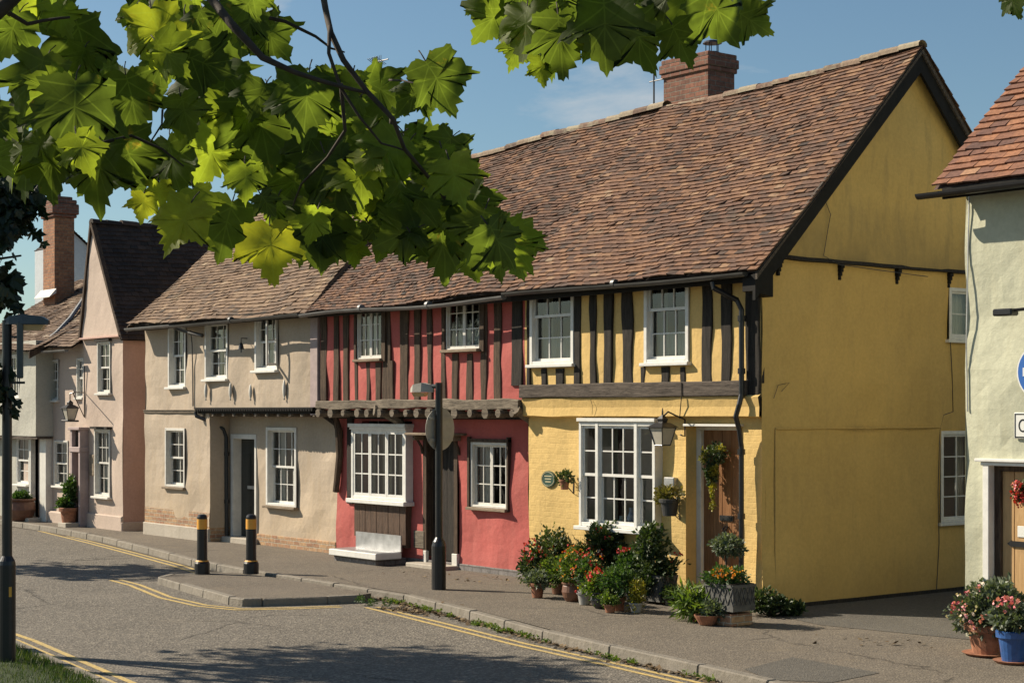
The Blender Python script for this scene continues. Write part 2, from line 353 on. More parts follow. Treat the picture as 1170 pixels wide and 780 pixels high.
# road, pavement, grass
def asphalt(name, c, agg, stain, bs=.6, ns=110, cracks=True):
    m, nt, b, out = newmat(name); v = coords(nt)
    n1 = noi(nt, v, .7, 6, .6); n2 = noi(nt, v, ns, 3, .7)
    vo = N(nt, 'ShaderNodeTexVoronoi', i_Scale=ns*.55); nt.links.new(v, vo.inputs['Vector'])
    col = mix(nt, ramp(nt, n1, [(.3,(0,)*3),(.7,(1,)*3)]), dk(c, .82), dk(c, 1.15))
    col = mix(nt, ramp(nt, vo.outputs['Color'], [(.5,(0,)*3),(.85,(.8,)*3)]), col, agg)
    col = mix(nt, ramp(nt, n2, [(.3,(.55,)*3),(.5,(0,)*3)]), col, dk(c, .35))
    n4 = noi(nt, v, 1.6, 7, .75, .4)
    col = mix(nt, ramp(nt, n4, [(.55,(0,)*3),(.75,(.55,)*3)]), col, stain)
    if cracks:
        vc = N(nt, 'ShaderNodeTexVoronoi', feature='DISTANCE_TO_EDGE', i_Scale=.32)
        wob = mix(nt, .35, v, noi(nt, v, 2.5, 5, .7), 'ADD'); nt.links.new(wob, vc.inputs['Vector'])
        nm = noi(nt, v, .35, 2)
        ck = N(nt, 'ShaderNodeMath', operation='MULTIPLY'); nt.links.new(ramp(nt, vc.outputs['Distance'], [(.002,(1,)*3),(.008,(0,)*3)]), ck.inputs[0]); nt.links.new(ramp(nt, nm, [(.5,(0,)*3),(.55,(.8,)*3)]), ck.inputs[1])
        col = mix(nt, ck.outputs[0], col, dk(c, .25))
    nt.links.new(col, b.inputs['Base Color']); b.inputs['Roughness'].default_value = .88; b.inputs['Specular IOR Level'].default_value = .3
    p = bump(nt, b, vo.outputs['Distance'], bs, .012); bump(nt, b, n4, .3, .02, p)
    return m
M['road'] = asphalt('road_asphalt', (.125,.112,.094), (.30,.265,.215), (.20,.172,.135), .9, 68)
M['pave'] = asphalt('pavement_asphalt', (.135,.115,.092), (.23,.195,.15), (.21,.17,.12), .6, 80)
M['patch'] = asphalt('patch_asphalt', (.098,.09,.078), (.17,.155,.13), (.12,.11,.09), .6, 100, False)
M['earth'] = asphalt('far_ground', (.10,.09,.07), (.16,.14,.11), (.11,.1,.08), .5, 40, False)
M['kerb'] = plaster('kerb_stone', (.21,.185,.15), (.11,.095,.07), .85, bs=.7)
M['silt'] = simple('gutter_silt', (.10,.08,.055), 1, c2=(.045,.037,.028), scale=16, bs=.6)
def linemat():
    m, nt, b, out = newmat('yellow_line_paint'); v = coords(nt); n = noi(nt, v, 55, 6, .75); n2 = noi(nt, v, 3, 4, .6)
    col = mix(nt, ramp(nt, n, [(.38,(.9,)*3),(.5,(0,)*3)]), (.56,.40,.13), (.13,.115,.09))
    col = mix(nt, ramp(nt, n2, [(.4,(0,)*3),(.7,(.35,)*3)]), col, (.3,.25,.15))
    nt.links.new(col, b.inputs['Base Color']); b.inputs['Roughness'].default_value = .8; bump(nt, b, n, .4, .006); return m
M['line'] = linemat()
M['turf'] = simple('turf_soil', (.035,.05,.018), 1, var=.5, scale=14, bs=.6)
M['grassblade'] = tinted('grass_blade', [(0,(.02,.045,.01)),(.6,(.05,.09,.02)),(1,(.13,.14,.05))], .6, 20, 0, trans=.3)

# ------------------------------------------------------------------ frames and building helpers
FX = lambda Y: (lambda a, o, z: (a, Y-o, z))        # facade facing -Y; a = x
GX = lambda X: (lambda a, o, z: (X+o, a, z))        # wall facing +X; a = y
def wob(p, k=.012, s=1.3): return k*noise.noise(Vector(p)*s)*2 + k*.5*noise.noise(Vector(p)*s*3.1)
def wall(name, parent, fr, a0, a1, z0, z1, holes=(), mat=None, depth=.14, step=.14, amp=.012, top=None, label=None, side=0.0):
    """rectangular wall sheet with window openings; reveals; gentle unevenness; top(a) can clip it"""
    A = {a0, a1}; Z = {z0, z1}
    for h in holes: A |= {h[0], h[1]}; Z |= {h[2], h[3]}
    def sub(S):
        S = sorted(S); o = [S[0]]
        for p, q in zip(S, S[1:]):
            k = max(1, int(round((q-p)/step)))
            o += [p+(q-p)*i/k for i in range(1, k+1)]
        return o
    A = sub(A); Z = sub(Z); mb = MB(); idx = {}
    def vert(i, j):
        if (i, j) not in idx:
            a, z = A[i], Z[j]
            if top: z = min(z, top(a))
            edge = i in (0, len(A)-1)
            w = wob((a, z*1.0, hash(name) % 7 if False else len(name))) * amp/.012
            idx[(i, j)] = len(mb.v); mb.v.append(fr(a, w if amp else 0, z))
        return idx[(i, j)]
    inh = lambda a, z: any(h[0] < a < h[1] and h[2] < z < h[3] for h in holes)
    for i in range(len(A)-1):
        for j in range(len(Z)-1):
            if inh((A[i]+A[i+1])/2, (Z[j]+Z[j+1])/2): continue
            if top and Z[j] >= top((A[i]+A[i+1])/2): continue
            mb.f.append((vert(i,j), vert(i+1,j), vert(i+1,j+1), vert(i,j+1))); mb.t.append(.5)
    for h in holes:
        b0, b1, c0, c1 = h[:4]; d = depth if len(h) < 5 else h[4]; e = .012
        for q in ([(b0,c0),(b1,c0)], [(b1,c0),(b1,c1)], [(b1,c1),(b0,c1)], [(b0,c1),(b0,c0)]):
            (p0, q0), (p1, q1) = q
            mb.face([fr(p0,e,q0), fr(p1,e,q1), fr(p1,-d,q1), fr(p0,-d,q0)])
    if side:
        for a in (a0, a1):
            mb.face([fr(a,.0,z0), fr(a,.0,z1), fr(a,-side,z1), fr(a,-side,z0)])
    return obj(name, mb, mat, parent, label=label)

def window(parent, fr, a0, a1, z0, z1, cols, rows, o=0.0, fw=.045, rec=.09, kind='sash', m='white', sill=True, zmf=.5, rl=None, sillm=None, sillo=.06, curtain='side', lights=1, proud=.0, label=None, lintel=False):
    """window > (frame is the window mesh) sash / casement, pane, sill, curtain"""
    fr0 = lambda a, oo, z: fr(a, oo+o, z); mt = M[m]
    f = MB(); f_out = proud+.006
    f.fbox(fr0, a0, a0+fw, -rec, f_out, z0, z1); f.fbox(fr0, a1-fw, a1, -rec, f_out, z0, z1)
    f.fbox(fr0, a0+fw, a1-fw, -rec, f_out-.003, z1-fw, z1); f.fbox(fr0, a0+fw, a1-fw, -rec, f_out-.003, z0, z0+fw*.8)
    w = obj('window', f, mt, parent, bevel=.004, label=label)
    ia0, ia1, iz0, iz1 = a0+fw, a1-fw, z0+fw*.8, z1-fw
    def leaf(nm, b0, b1, c0, c1, od, nc, nr, r=.032, bar=.016):
        s = MB()
        s.fbox(fr0, b0, b0+r, od-.035, od, c0, c1); s.fbox(fr0, b1-r, b1, od-.035, od, c0, c1)
        s.fbox(fr0, b0+r, b1-r, od-.035, od-.002, c0, c0+r*1.2); s.fbox(fr0, b0+r, b1-r, od-.035, od-.002, c1-r, c1)
        for i in range(1, nc):
            a = b0+r+(b1-b0-2*r)*i/nc; s.fbox(fr0, a-bar/2, a+bar/2, od-.028, od-.005, c0+r, c1-r)
        for j in range(1, nr):
            z = c0+r*1.2+(c1-c0-2.2*r)*j/nr; s.fbox(fr0, b0+r, b1-r, od-.026, od-.007, z-bar/2, z+bar/2)
        obj(nm, s, mt, w)
        p = MB(); p.face([fr0(b0+r*.5, od-.02, c0+r*.5), fr0(b1-r*.5, od-.02, c0+r*.5), fr0(b1-r*.5, od-.02, c1-r*.5), fr0(b0+r*.5, od-.02, c1-r*.5)])
        obj('pane', p, M['glass'], w)
    if kind == 'sash':
        zm = iz0+(iz1-iz0)*zmf; ru = rl or max(1, rows//2)
        leaf('sash', ia0, ia1, zm-.018, iz1, -rec+.07, cols, rows-ru)
        leaf('sash', ia0, ia1, iz0, zm+.018, -rec+.034, cols, ru)
    else:
        for k in range(lights):
            b0 = ia0+(ia1-ia0)*k/lights; b1 = ia0+(ia1-ia0)*(k+1)/lights
            leaf('casement', b0+.002, b1-.002, iz0, iz1, -rec+.05, cols, rows, r=.03)
    if sill:
        s = MB(); s.fbox(fr0, a0-.035, a1+.035, -rec, sillo, z0-.045, z0-.001)
        obj('sill', s, M[sillm] if sillm else mt, w, bevel=.006)
    d = -rec-.10
    def drape(c0, c1, zz0, zz1, mat, dd):
        s = MB(); n = max(6, int((c1-c0)/.02)); pr = None
        for i in range(n+1):
            a = c0+(c1-c0)*i/n; q = .012*math.sin(i*1.9)+.006*math.sin(i*.7+c0*9)
            cur = (fr0(a, dd+q, zz0), fr0(a, dd+q, zz1))
            if pr: s.face([pr[0], cur[0], cur[1], pr[1]])
            pr = cur
        obj('curtain', s, M[mat], w, smooth=True)
    W = a1-a0
    if curtain == 'side':
        drape(a0, a0+W*.27, z0, z1, 'curtain', d); drape(a1-W*.27, a1, z0, z1, 'curtain', d)
    elif curtain == 'net': drape(a0, a1, z0, z1, 'curtain', d)
    elif curtain == 'half': drape(a0, a1, z0, z0+(z1-z0)*.36, 'curtain', d); drape(a0, a0+W*.24, z0+(z1-z0)*.3, z1, 'curtain_d', d-.05)
    elif curtain == 'beige': drape(a0, a0+W*.35, z0, z1, 'curtain_d', d); drape(a1-W*.2, a1, z0, z1, 'curtain_d', d)
    # dark room behind the glass
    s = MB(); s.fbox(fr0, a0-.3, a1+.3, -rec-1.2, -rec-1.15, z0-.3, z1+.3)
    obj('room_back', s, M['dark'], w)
    return w

def stud(parent, fr, xa, xb, z0, z1, m='timber_blk', o=.022, lean=0.0, amp=.014):
    mb = MB(); n = max(3, int((z1-z0)/.16)); L = []; r_ = random.Random(int(xa*977+z0*31))
    ph = r_.random()*9
    for i in range(n+1):
        z = z0+(z1-z0)*i/n
        l = xa+lean*(i/n)+amp*noise.noise(Vector((ph, z*1.7, 0)))+.004*r_.uniform(-1,1); q = xb+lean*(i/n)+amp*noise.noise(Vector((ph+5, z*1.7, 0)))+.004*r_.uniform(-1,1)
        oo = o+.006*noise.noise(Vector((ph, z*2, 7)))
        L.append([fr(l, -.05, z), fr(l, oo-.006, z), fr(l+.012, oo, z), fr(q-.012, oo, z), fr(q, oo-.006, z), fr(q, -.05, z)])
    b = len(mb.v)
    for row in L: mb.v += row
    for i in range(n):
        for k in range(5):
            mb.f.append((b+i*6+k, b+i*6+k+1, b+(i+1)*6+k+1, b+(i+1)*6+k)); mb.t.append(.5)
    mb.f.append(tuple(b+n*6+k for k in range(6))); mb.t.append(.5)
    mb.f.append(tuple(b+k for k in range(5, -1, -1))); mb.t.append(.5)
    return obj('stud', mb, M[m], parent)
def beamx(name, parent, x0, x1, yf, yb, z0, z1, m='beam', amp=.012, label=None):
    mb = MB(); n = max(3, int((x1-x0)/.18)); b = 0; rows = []
    for i in range(n+1):
        x = x0+(x1-x0)*i/n; w1 = amp*noise.noise(Vector((x*1.6, 3, z0))); w2 = amp*noise.noise(Vector((x*1.6, 9, z1))); w3 = amp*noise.noise(Vector((x*2, 5, z1)))
        rows.append([(x,yb,z0+w1),(x,yf+w3,z0+w1),(x,yf-.004+w3,z0+.012+w1),(x,yf+w3,z1+w2-.012),(x,yf+.012+w3,z1+w2),(x,yb,z1+w2)])
    for r in rows: mb.v += r
    for i in range(n):
        for k in range(6):
            k2 = (k+1) % 6
            mb.f.append((i*6+k, i*6+k2, (i+1)*6+k2, (i+1)*6+k)); mb.t.append(.5)
    mb.f.append(tuple(range(5,-1,-1))); mb.t.append(.5); mb.f.append(tuple(n*6+k for k in range(6))); mb.t.append(.5)
    return obj(name, mb, M[m], parent, label=label)

def roof(parent, P00, P10, P01, P11, mat, gauge=.1, tw=.165, seed=1, sag=.05, dip=0, thick=.02, deck=True, clip=None, lift=.026, name='roof', bias=0.0):
    """P00->P10 eave, P01->P11 ridge; every tile its own little slab inside the one roof mesh"""
    P00, P10, P01, P11 = map(Vector, (P00, P10, P01, P11)); r_ = random.Random(seed); mb = MB()
    up = ((P01-P00)+(P11-P10))*.5; al = ((P10-P00)+(P11-P01))*.5
    nrm = al.cross(up).normalized()
    if nrm.z < 0: nrm = -nrm
    rows = max(2, int(up.length/gauge)); cols = max(2, int(al.length/tw))
    def S(u, v):
        p = P00*(1-u)*(1-v)+P10*u*(1-v)+P01*(1-u)*v+P11*u*v
        s = sag*noise.noise(Vector((p.x*.45+seed, v*1.6, p.y*.3)))*1.5+sag*.35*noise.noise(Vector((p.x*1.7, v*5, seed)))
        return p+nrm*s-Vector((0,0,dip*4*u*(1-u)*v))
    ua = al.normalized()
    if deck:
        K, L = 24, 10
        b = len(mb.v)
        for j in range(L+1):
            for i in range(K+1): mb.v.append(tuple(S(i/K, j/L)-nrm*.03))
        for j in range(L):
            for i in range(K):
                mb.f.append((b+j*(K+1)+i, b+j*(K+1)+i+1, b+(j+1)*(K+1)+i+1, b+(j+1)*(K+1)+i)); mb.t.append(.1)
    for j in range(rows):
        off = .5*(j % 2)
        rj = r_.gauss(0, .012)
        for i in range(-1, cols+1):
            u0 = (i+off)/cols; u1 = u0+1/cols
            u0c, u1c = max(0, u0), min(1, u1)
            if u1c-u0c < .2/cols: continue
            g = .0018; u0c += g/al.length; u1c -= g/al.length
            v0 = j/rows+(rj+r_.gauss(0, .05))/rows*1.0; v1 = min(1.0, (j+1.35)/rows)
            v0 = max(v0, -.01)
            if clip and not clip((u0c+u1c)/2, v0): continue
            a, b_, c, d = S(u0c, v0), S(u1c, v0), S(u1c, v1), S(u0c, v1)
            h = lift+r_.gauss(0, .0035); tl = r_.gauss(0, .004)
            if r_.random() < .03: tl += r_.uniform(-.012, .012); h += .006
            hu = .002
            low = max(0, min(1, .5+.22*noise.noise(Vector((a.x*1.3, a.y*1.3+a.z, seed)))+.1*noise.noise(Vector((a.x*5, a.z*6, seed)))+bias+r_.gauss(0, .15)))
            A_, B_, C_, D_ = a+nrm*(h+tl), b_+nrm*(h-tl), c+nrm*hu, d+nrm*hu
            A2, B2 = a+nrm*(h+tl-thick), b_+nrm*(h-tl-thick)
            n = len(mb.v); mb.v += [tuple(q) for q in (A_, B_, C_, D_, A2, B2)]
            for q in ((n,n+1,n+2,n+3),(n+4,n+5,n+1,n),(n+4,n,n+3),(n+5,n+2,n+1)): mb.f.append(q); mb.t.append(low)
    return obj(name, mb, mat, parent)
def ridge(parent, A, B, mat, seed=1, r=.11, L=.32, sag=.03, dip=0, name='ridge_tiles'):
    A, B = Vector(A), Vector(B); d = (B-A); n = max(1, int(d.length/L)); u = d.normalized(); w = Vector((0,0,1)).cross(u).normalized(); r_ = random.Random(seed); mb = MB()
    for i in range(n):
        p = A+d*(i/n); q = A+d*((i+1.08)/n); dz = sag*noise.noise(Vector((p.x*.5,p.y*.5,seed)))*1.5; dz2 = sag*noise.noise(Vector((q.x*.5,q.y*.5,seed)))*1.5
        p = p-Vector((0,0,dip*4*(i/n)*(1-i/n))); q = q-Vector((0,0,dip*4*((i+1)/n)*(1-(i+1)/n))); R1 = r+r_.uniform(-.006,.01); t = r_.random(); b = len(mb.v); zz = r_.uniform(-.014,.014)
        for pt, rr, zo in ((p, R1, dz+zz+.008), (q, R1-.008, dz2+zz)):
            for k in range(7):
                a = math.pi*(-.06+1.12*k/6); mb.v.append(tuple(pt+w*math.cos(a)*rr+Vector((0,0,math.sin(a)*rr*.8+zo-.04))))
        for k in range(6): mb.f.append((b+k,b+k+1,b+7+k+1,b+7+k)); mb.t.append(t)
        mb.f.append(tuple(b+k for k in range(7))); mb.t.append(t)
    return obj(name, mb, mat, parent)
def gutter(parent, pts, r=.055, mat='gutter', name='gutter'):
    mb = MB(); pts = [Vector(p) for p in pts]; n = 8; b = 0
    for p in pts:
        d = (pts[-1]-pts[0]).normalized(); w = Vector((0,0,1)).cross(d).normalized()
        for rr in (r, r-.006):
            for k in range(n+1):
                a = math.pi+math.pi*k/n; mb.v.append(tuple(p+w*math.cos(a)*rr+Vector((0,0,math.sin(a)*rr))))
    m_ = 2*(n+1)
    for i in range(len(pts)-1):
        for k in range(n):
            for o in (0, n+1): mb.f.append((i*m_+o+k, i*m_+o+k+1, (i+1)*m_+o+k+1, (i+1)*m_+o+k)); mb.t.append(.5)
        for e in (0, n): mb.f.append((i*m_+e, i*m_+e+n+1, (i+1)*m_+e+n+1, (i+1)*m_+e)); mb.t.append(.5)
    for i in (0, len(pts)-1): mb.f.append(tuple(i*m_+k for k in range(n+1))); mb.t.append(.5)
    # joint collars
    L = (pts[-1]-pts[0]); k = max(1, int(L.length/1.8))
    for i in range(1, k):
        p = pts[0]+L*(i/k)
        seg = min(range(len(pts)-1), key=lambda s: abs(((pts[s]+pts[s+1])/2-p).length)); q = pts[seg]
        mb.tube([p-L.normalized()*.03+Vector((0,0,q.z-p.z)), p+L.normalized()*.03+Vector((0,0,q.z-p.z))], r+.008, 12)
    return obj(name, mb, M[mat], parent)
def pipe(parent, pts, r=.035, mat='blackm', collars=(), name='downpipe'):
    mb = MB(); mb.tube(pts, r, 10)
    for c in collars: mb.tube([Vector(c)-Vector((0,0,.035)), Vector(c)+Vector((0,0,.035))], r+.014, 10)
    return obj(name, mb, M[mat], parent, smooth=False)
def cable(parent, pts, r=.006, mat='gutter', name='cable'):
    mb = MB(); mb.tube(pts, r, 5); return obj(name, mb, M[mat], parent)
def solid(parent, name, x0, x1, y0, y1, z0, z1, mat, label=None, bevel=.004):
    mb = MB(); mb.box(x0, x1, y0, y1, z0, z1); return obj(name, mb, mat, parent, bevel=bevel, label=label)

PAVE = -.05; ROAD = -.16
# ================================================================== SETTING
def sheet(name, poly, z, mat):
    mb = MB(); mb.face([(p[0], p[1], z) for p in poly]); return struct(name, mb, M[mat])
sheet('ground', [(-400,-400),(400,-400),(400,400),(-400,400)], ROAD-.03, 'earth')
KERB = [(-60,-.2),(-30,-.35),(-22.6,-.6),(-19.5,-.75),(-16.6,-1.05),(-13.5,-1.6),(-10.9,-2.1),(-8.8,-2.3),(-7,-2.35),(-4.25,-2.42),(-2.2,-2.85),(-.2,-3.33),(1.2,-3.57),(2.75,-3.8),(6,-4.35),(12,-5.3),(30,-8),(60,-12)]
VERGE = [(-60,-6.6),(-20,-7.35),(-8,-7.75),(-3.75,-8.05),(-1.5,-8.35),(.8,-8.65),(3.5,-9.3),(8,-10.2),(30,-13.5),(60,-18)]
def densify(L, n=4):
    o = []
    for p, q in zip(L, L[1:]): o += [(p[0]+(q[0]-p[0])*i/n, p[1]+(q[1]-p[1])*i/n) for i in range(n)]
    return o+[L[-1]]
mb = MB(); a = densify(KERB, 3); b = densify(VERGE, 3)
mb.face([(p[0], p[1]+.02, ROAD) for p in a]+[(p[0], p[1]-.02, ROAD) for p in reversed(b)])
struct('road', mb, M['road'])
mb = MB(); mb.face([(p[0], p[1]+.14, PAVE) for p in KERB]+[(60,30,PAVE),(-60,30,PAVE)])
struct('pavement', mb, M['pave'])
def kerb(name, line, side, w=.13, top=PAVE+.004, seg=.9):
    mb = MB(); r_ = random.Random(3)
    for p, q in zip(line, line[1:]):
        p = Vector((*p,0)); q = Vector((*q,0)); L = (q-p).length; n = max(1, int(L/seg)); u = (q-p).normalized(); w_ = Vector((-u.y, u.x, 0))*w*side
        for i in range(n):
            s = p+(q-p)*(i/n)+u*.006; e = p+(q-p)*((i+1)/n)-u*.006; j = r_.uniform(-.006,.006); k = r_.uniform(-.008,.008)
            w2 = w_*(1-.12); f = w_*k
            mb.hexa([tuple(s+f+Vector((0,0,ROAD-.03))), tuple(e+f+Vector((0,0,ROAD-.03))), tuple(e+w_+Vector((0,0,ROAD-.03))), tuple(s+w_+Vector((0,0,ROAD-.03))),
                     tuple(s+w_*.08+f+Vector((0,0,top+j))), tuple(e+w_*.08+f+Vector((0,0,top+j))), tuple(e+w_+Vector((0,0,top+j))), tuple(s+w_+Vector((0,0,top+j)))], r_.random())
    return struct(name, mb, M['kerb'], bevel=.012)
kerb('kerb', KERB[1:-1], 1)
kerb('verge_kerb', VERGE[1:-1], -1, top=ROAD+.06)
# pavement build-out with the bollards
ISL = [(-8.9,-3.5),(-8.6,-3.82),(-5.5,-4.34),(-5.2,-4.3),(-5.1,-4.08),(-4.75,-3.3),(-4.65,-2.9),(-4.75,-2.6),(-7.2,-2.5),(-8.6,-2.6)]
mb = MB(); mb.prism(ISL, ROAD-.02, PAVE-.008); struct('pavement_buildout', mb, M['pave'])
o_ = []
cx_ = sum(p[0] for p in ISL)/len(ISL); cy_ = sum(p[1] for p in ISL)/len(ISL)
kerb('buildout_kerb', [(-8.62,-2.6),(-8.93,-3.5),(-8.62,-3.85),(-5.5,-4.37),(-5.18,-4.33),(-5.07,-4.1),(-4.73,-3.3),(-4.63,-2.88)], 1, w=.12, top=PAVE-.003, seg=.8)
# double yellow lines
def lines(name, pxs, gap=.15, w=.065, z=ROAD+.004):
    pts = [Vector((*PG(x, y, ROAD), 0)) for x, y in pxs]; pts = [Vector((*p, 0)) for p in densify([(q.x, q.y) for q in pts], 5)]
    for s in (0, 1):
        mb = MB(); L = []
        for i, p in enumerate(pts):
            d = (pts[min(i+1,len(pts)-1)]-pts[max(i-1,0)]).normalized(); n_ = Vector((-d.y, d.x, 0))
            j = .004*noise.noise(Vector((i*.9, s*7, 0)))
            c = p-n_*(gap*s)
            L.append((c+n_*(w/2+j), c-n_*(w/2-j)))
        for (a, b), (c, d) in zip(L, L[1:]): mb.face([(a.x,a.y,z),(b.x,b.y,z),(d.x,d.y,z),(c.x,c.y,z)])
        struct('yellow_line', mb, M['line'])
lines('a', [(52,606),(110,620),(160,633),(205,645),(240,656),(262,666)])
lines('b', [(137,662),(160,668),(195,682),(235,691),(275,695),(330,694),(388,692)])
lines('c', [(430,693),(520,715),(600,735),(700,757),(800,780),(940,812)])
VL = [Vector((*p,0)) for p in densify(VERGE[1:8], 6)]
for s in (0,1):
    mb = MB()
    for p, q in zip(VL, VL[1:]):
        d = (q-p).normalized(); n_ = Vector((-d.y, d.x, 0)); o1 = .06+.16*s; 
        mb.face([tuple(p+n_*o1+Vector((0,0,ROAD+.004))), tuple(q+n_*o1+Vector((0,0,ROAD+.004))), tuple(q+n_*(o1+.07)+Vector((0,0,ROAD+.004))), tuple(p+n_*(o1+.07)+Vector((0,0,ROAD+.004)))])
    struct('yellow_line', mb, M['line'])
# grime and silt in the gutter
mb = MB(); K2 = densify(KERB[2:-2], 12)
for p, q in zip(K2, K2[1:]):
    w1 = .05+.11*abs(noise.noise(Vector((p[0]*1.3,0,0))))+.05*noise.noise(Vector((p[0]*6,1,0))); w2 = .05+.11*abs(noise.noise(Vector((q[0]*1.3,0,0))))+.05*noise.noise(Vector((q[0]*6,1,0)))
    mb.face([(p[0],p[1]-.002,ROAD+.005),(q[0],q[1]-.002,ROAD+.005),(q[0],q[1]-w2-.02,ROAD+.003),(p[0],p[1]-w1-.02,ROAD+.003)])
struct('gutter_silt', mb, M['silt'])
# asphalt patches on the pavement
def gp(pxs, z): return [PG(x, y, z) for x, y in pxs]
sheet('asphalt_patch', gp([(850,764),(905,750),(1005,768),(950,779),(880,776)], PAVE+.004), PAVE+.004, 'patch')
0 and sheet('asphalt_patch', gp([(592,682),(632,694),(655,700),(640,708),(600,697)], PAVE+.004), PAVE+.004, 'patch')
# alley ground, in the darker asphalt
mb = MB(); mb.face([(.02,-.1,PAVE+.004),(1.4,-.5,PAVE+.004),(3.2,-.2,PAVE+.004),(3.0,14,PAVE+.004),(.02,14,PAVE+.004)]); struct('alley_surface', mb, M['patch'])
# grass verge
VG = VERGE[1:9]
mb = MB(); VGd = densify(VG, 6)
for p, q in zip(VGd, VGd[1:]):
    prev = None
    for k, (dy, dz) in enumerate(((-.13, .03), (-.5,.07), (-1.2,.08), (-3,.06), (-8,.02))):
        cur = [(p[0], p[1]+dy, ROAD+dz), (q[0], q[1]+dy, ROAD+dz)]
        if prev: mb.face([prev[0], prev[1], cur[1], cur[0]])
        prev = cur
struct('grass_verge', mb, M['turf'])
mb = MB(); r_ = random.Random(11)
for i in range(26000):
    x = r_.uniform(-6.5, 4.5) if i % 3 else r_.uniform(-4.6, 1.5)
    e = next((VG[k][1]+(VG[k+1][1]-VG[k][1])*(x-VG[k][0])/(VG[k+1][0]-VG[k][0]) for k in range(len(VG)-1) if VG[k][0] <= x <= VG[k+1][0]), None)
    if e is None: continue
    y = e-.12-abs(r_.gauss(0, 1.0)); a = r_.random()*6.28; h = r_.uniform(.035,.09); w = .005; dx, dy = math.cos(a)*w, math.sin(a)*w
    z = ROAD+.04; lx, ly = r_.gauss(0,.025), r_.gauss(0,.025)
    mb.face([(x-dx,y-dy,z),(x+dx,y+dy,z),(x+lx+dx*.3,y+ly+dy*.3,z+h)], r_.random())
tag(obj('grass', mb, M['grassblade']), 'short rough grass on the verge beside the left lamp post', 'grass', kind='stuff')
# ================================================================== HOUSES
def W(px0, px1, pt, pb, Y=0.0):
    x0 = P(px0, 0, Y)[0]; x1 = P(px1, 0, Y)[0]; pm = (px0+px1)/2
    return x0, x1, P(pm, pb, Y)[1], P(pm, pt, Y)[1]
XY = lambda px, Y=0.0: P(px, 0, Y)[0]
F0 = FX(0.0)
# ---------------------------------------------------------------- yellow cottage
XL = XY(600); XC = 0.0; YR = 2.8; ZR = 7.17; ZE = 4.22; DEP = 5.6
yc = thing('timbered_cottage', 'yellow cottage with black studs, ochre side gable and oak door, end of the terrace', 'cottage', (XL/2, 0, PAVE))
w1 = W(607,657,327,416); w2 = W(737.5,788.5,316,414)
zb0 = P(725,453)[1]; zb1 = P(725,437)[1]
hole = lambda w, e=.0: (w[0]+e, w[1]-e, w[2]+e, w[3]-e)
wall('upper_wall', yc, F0, XL, XC, zb0-.02, ZE+.12, [hole(w1), hole(w2)], M['yellow'], amp=.014)
YLo = .07
bay = W(665,752,478,603,0)
dr = W(780,843,487,668,0)
zst = P(700,477)[1]
Flo = FX(YLo)
bayh = (bay[0]+.05, bay[1]-.05, bay[2]+.05, bay[3]-.05)
drh = (dr[0]+.0, dr[1], PAVE-.1, dr[3], .32)
wall('lower_wall', yc, Flo, XL, XC, PAVE-.1, zst+.03, [bayh, drh], M['yellow_brick'], amp=.012)
# coved plaster strip under the beam
mb = MB(); n = 40
for i in range(n):
    for (o0, z0, o1, z1) in ((-.02,zb0+.02,-.075,zb0-.02),(-.075,zb0-.02,-.05,(zst+zb0)/2),(-.05,(zst+zb0)/2,-.055,zst+.02),(-.055,zst+.02,.1,zst-.012)):
        xa = XL+(XC-XL)*i/n+.003; xb = XL+(XC-XL)*(i+1)/n+.003; j1 = .012*noise.noise(Vector((xa*2,0,z0))); j2 = .012*noise.noise(Vector((xb*2,0,z0)))
        mb.face([(xa,o0+j1,z0+j1),(xb,o0+j2,z0+j2),(xb,o1+j2,z1+j2),(xa,o1+j1,z1+j1)])
obj('plaster_strip', mb, M['yellow'], yc, smooth=True)
beamx('beam', yc, XL-.02, XC-.2, -.095, .05, zb0, zb1, 'beam')
def studs(parent, lst, m, zb, zt, Yf=0.0, **k):
    for a, b, pt, pb in lst:
        z0 = zb if pb is None else P((a+b)/2, pb, 0)[1]; z1 = zt if pt is None else P((a+b)/2, pt, 0)[1]
        stud(parent, F0, XY(a), XY(b), z0, z1, m, **k)
studs(yc, [(585.5,597.5,None,None),(603,607,None,None),(657,664,None,None),(675,682,None,None),(691,700,None,None),(712,723,None,None),(803,814,None,None),(825,836,None,None),
           (619,625,421,None),(636,645,421,None),(733,738,419,None),(756,765,419,None),(778,783,419,None)], 'timber_blk', zb1-.01, ZE+.1, amp=.04)
stud(yc, F0, XY(854.5), -.012, P(860,470)[1], ZE+.1, 'timber_blk', o=.045)
for w in (w1, w2):
    window(yc, F0, *w, 3, 3, fw=.06, rec=.07, kind='sash', zmf=.64, rl=2, proud=.03, sillo=.09, curtain='half')
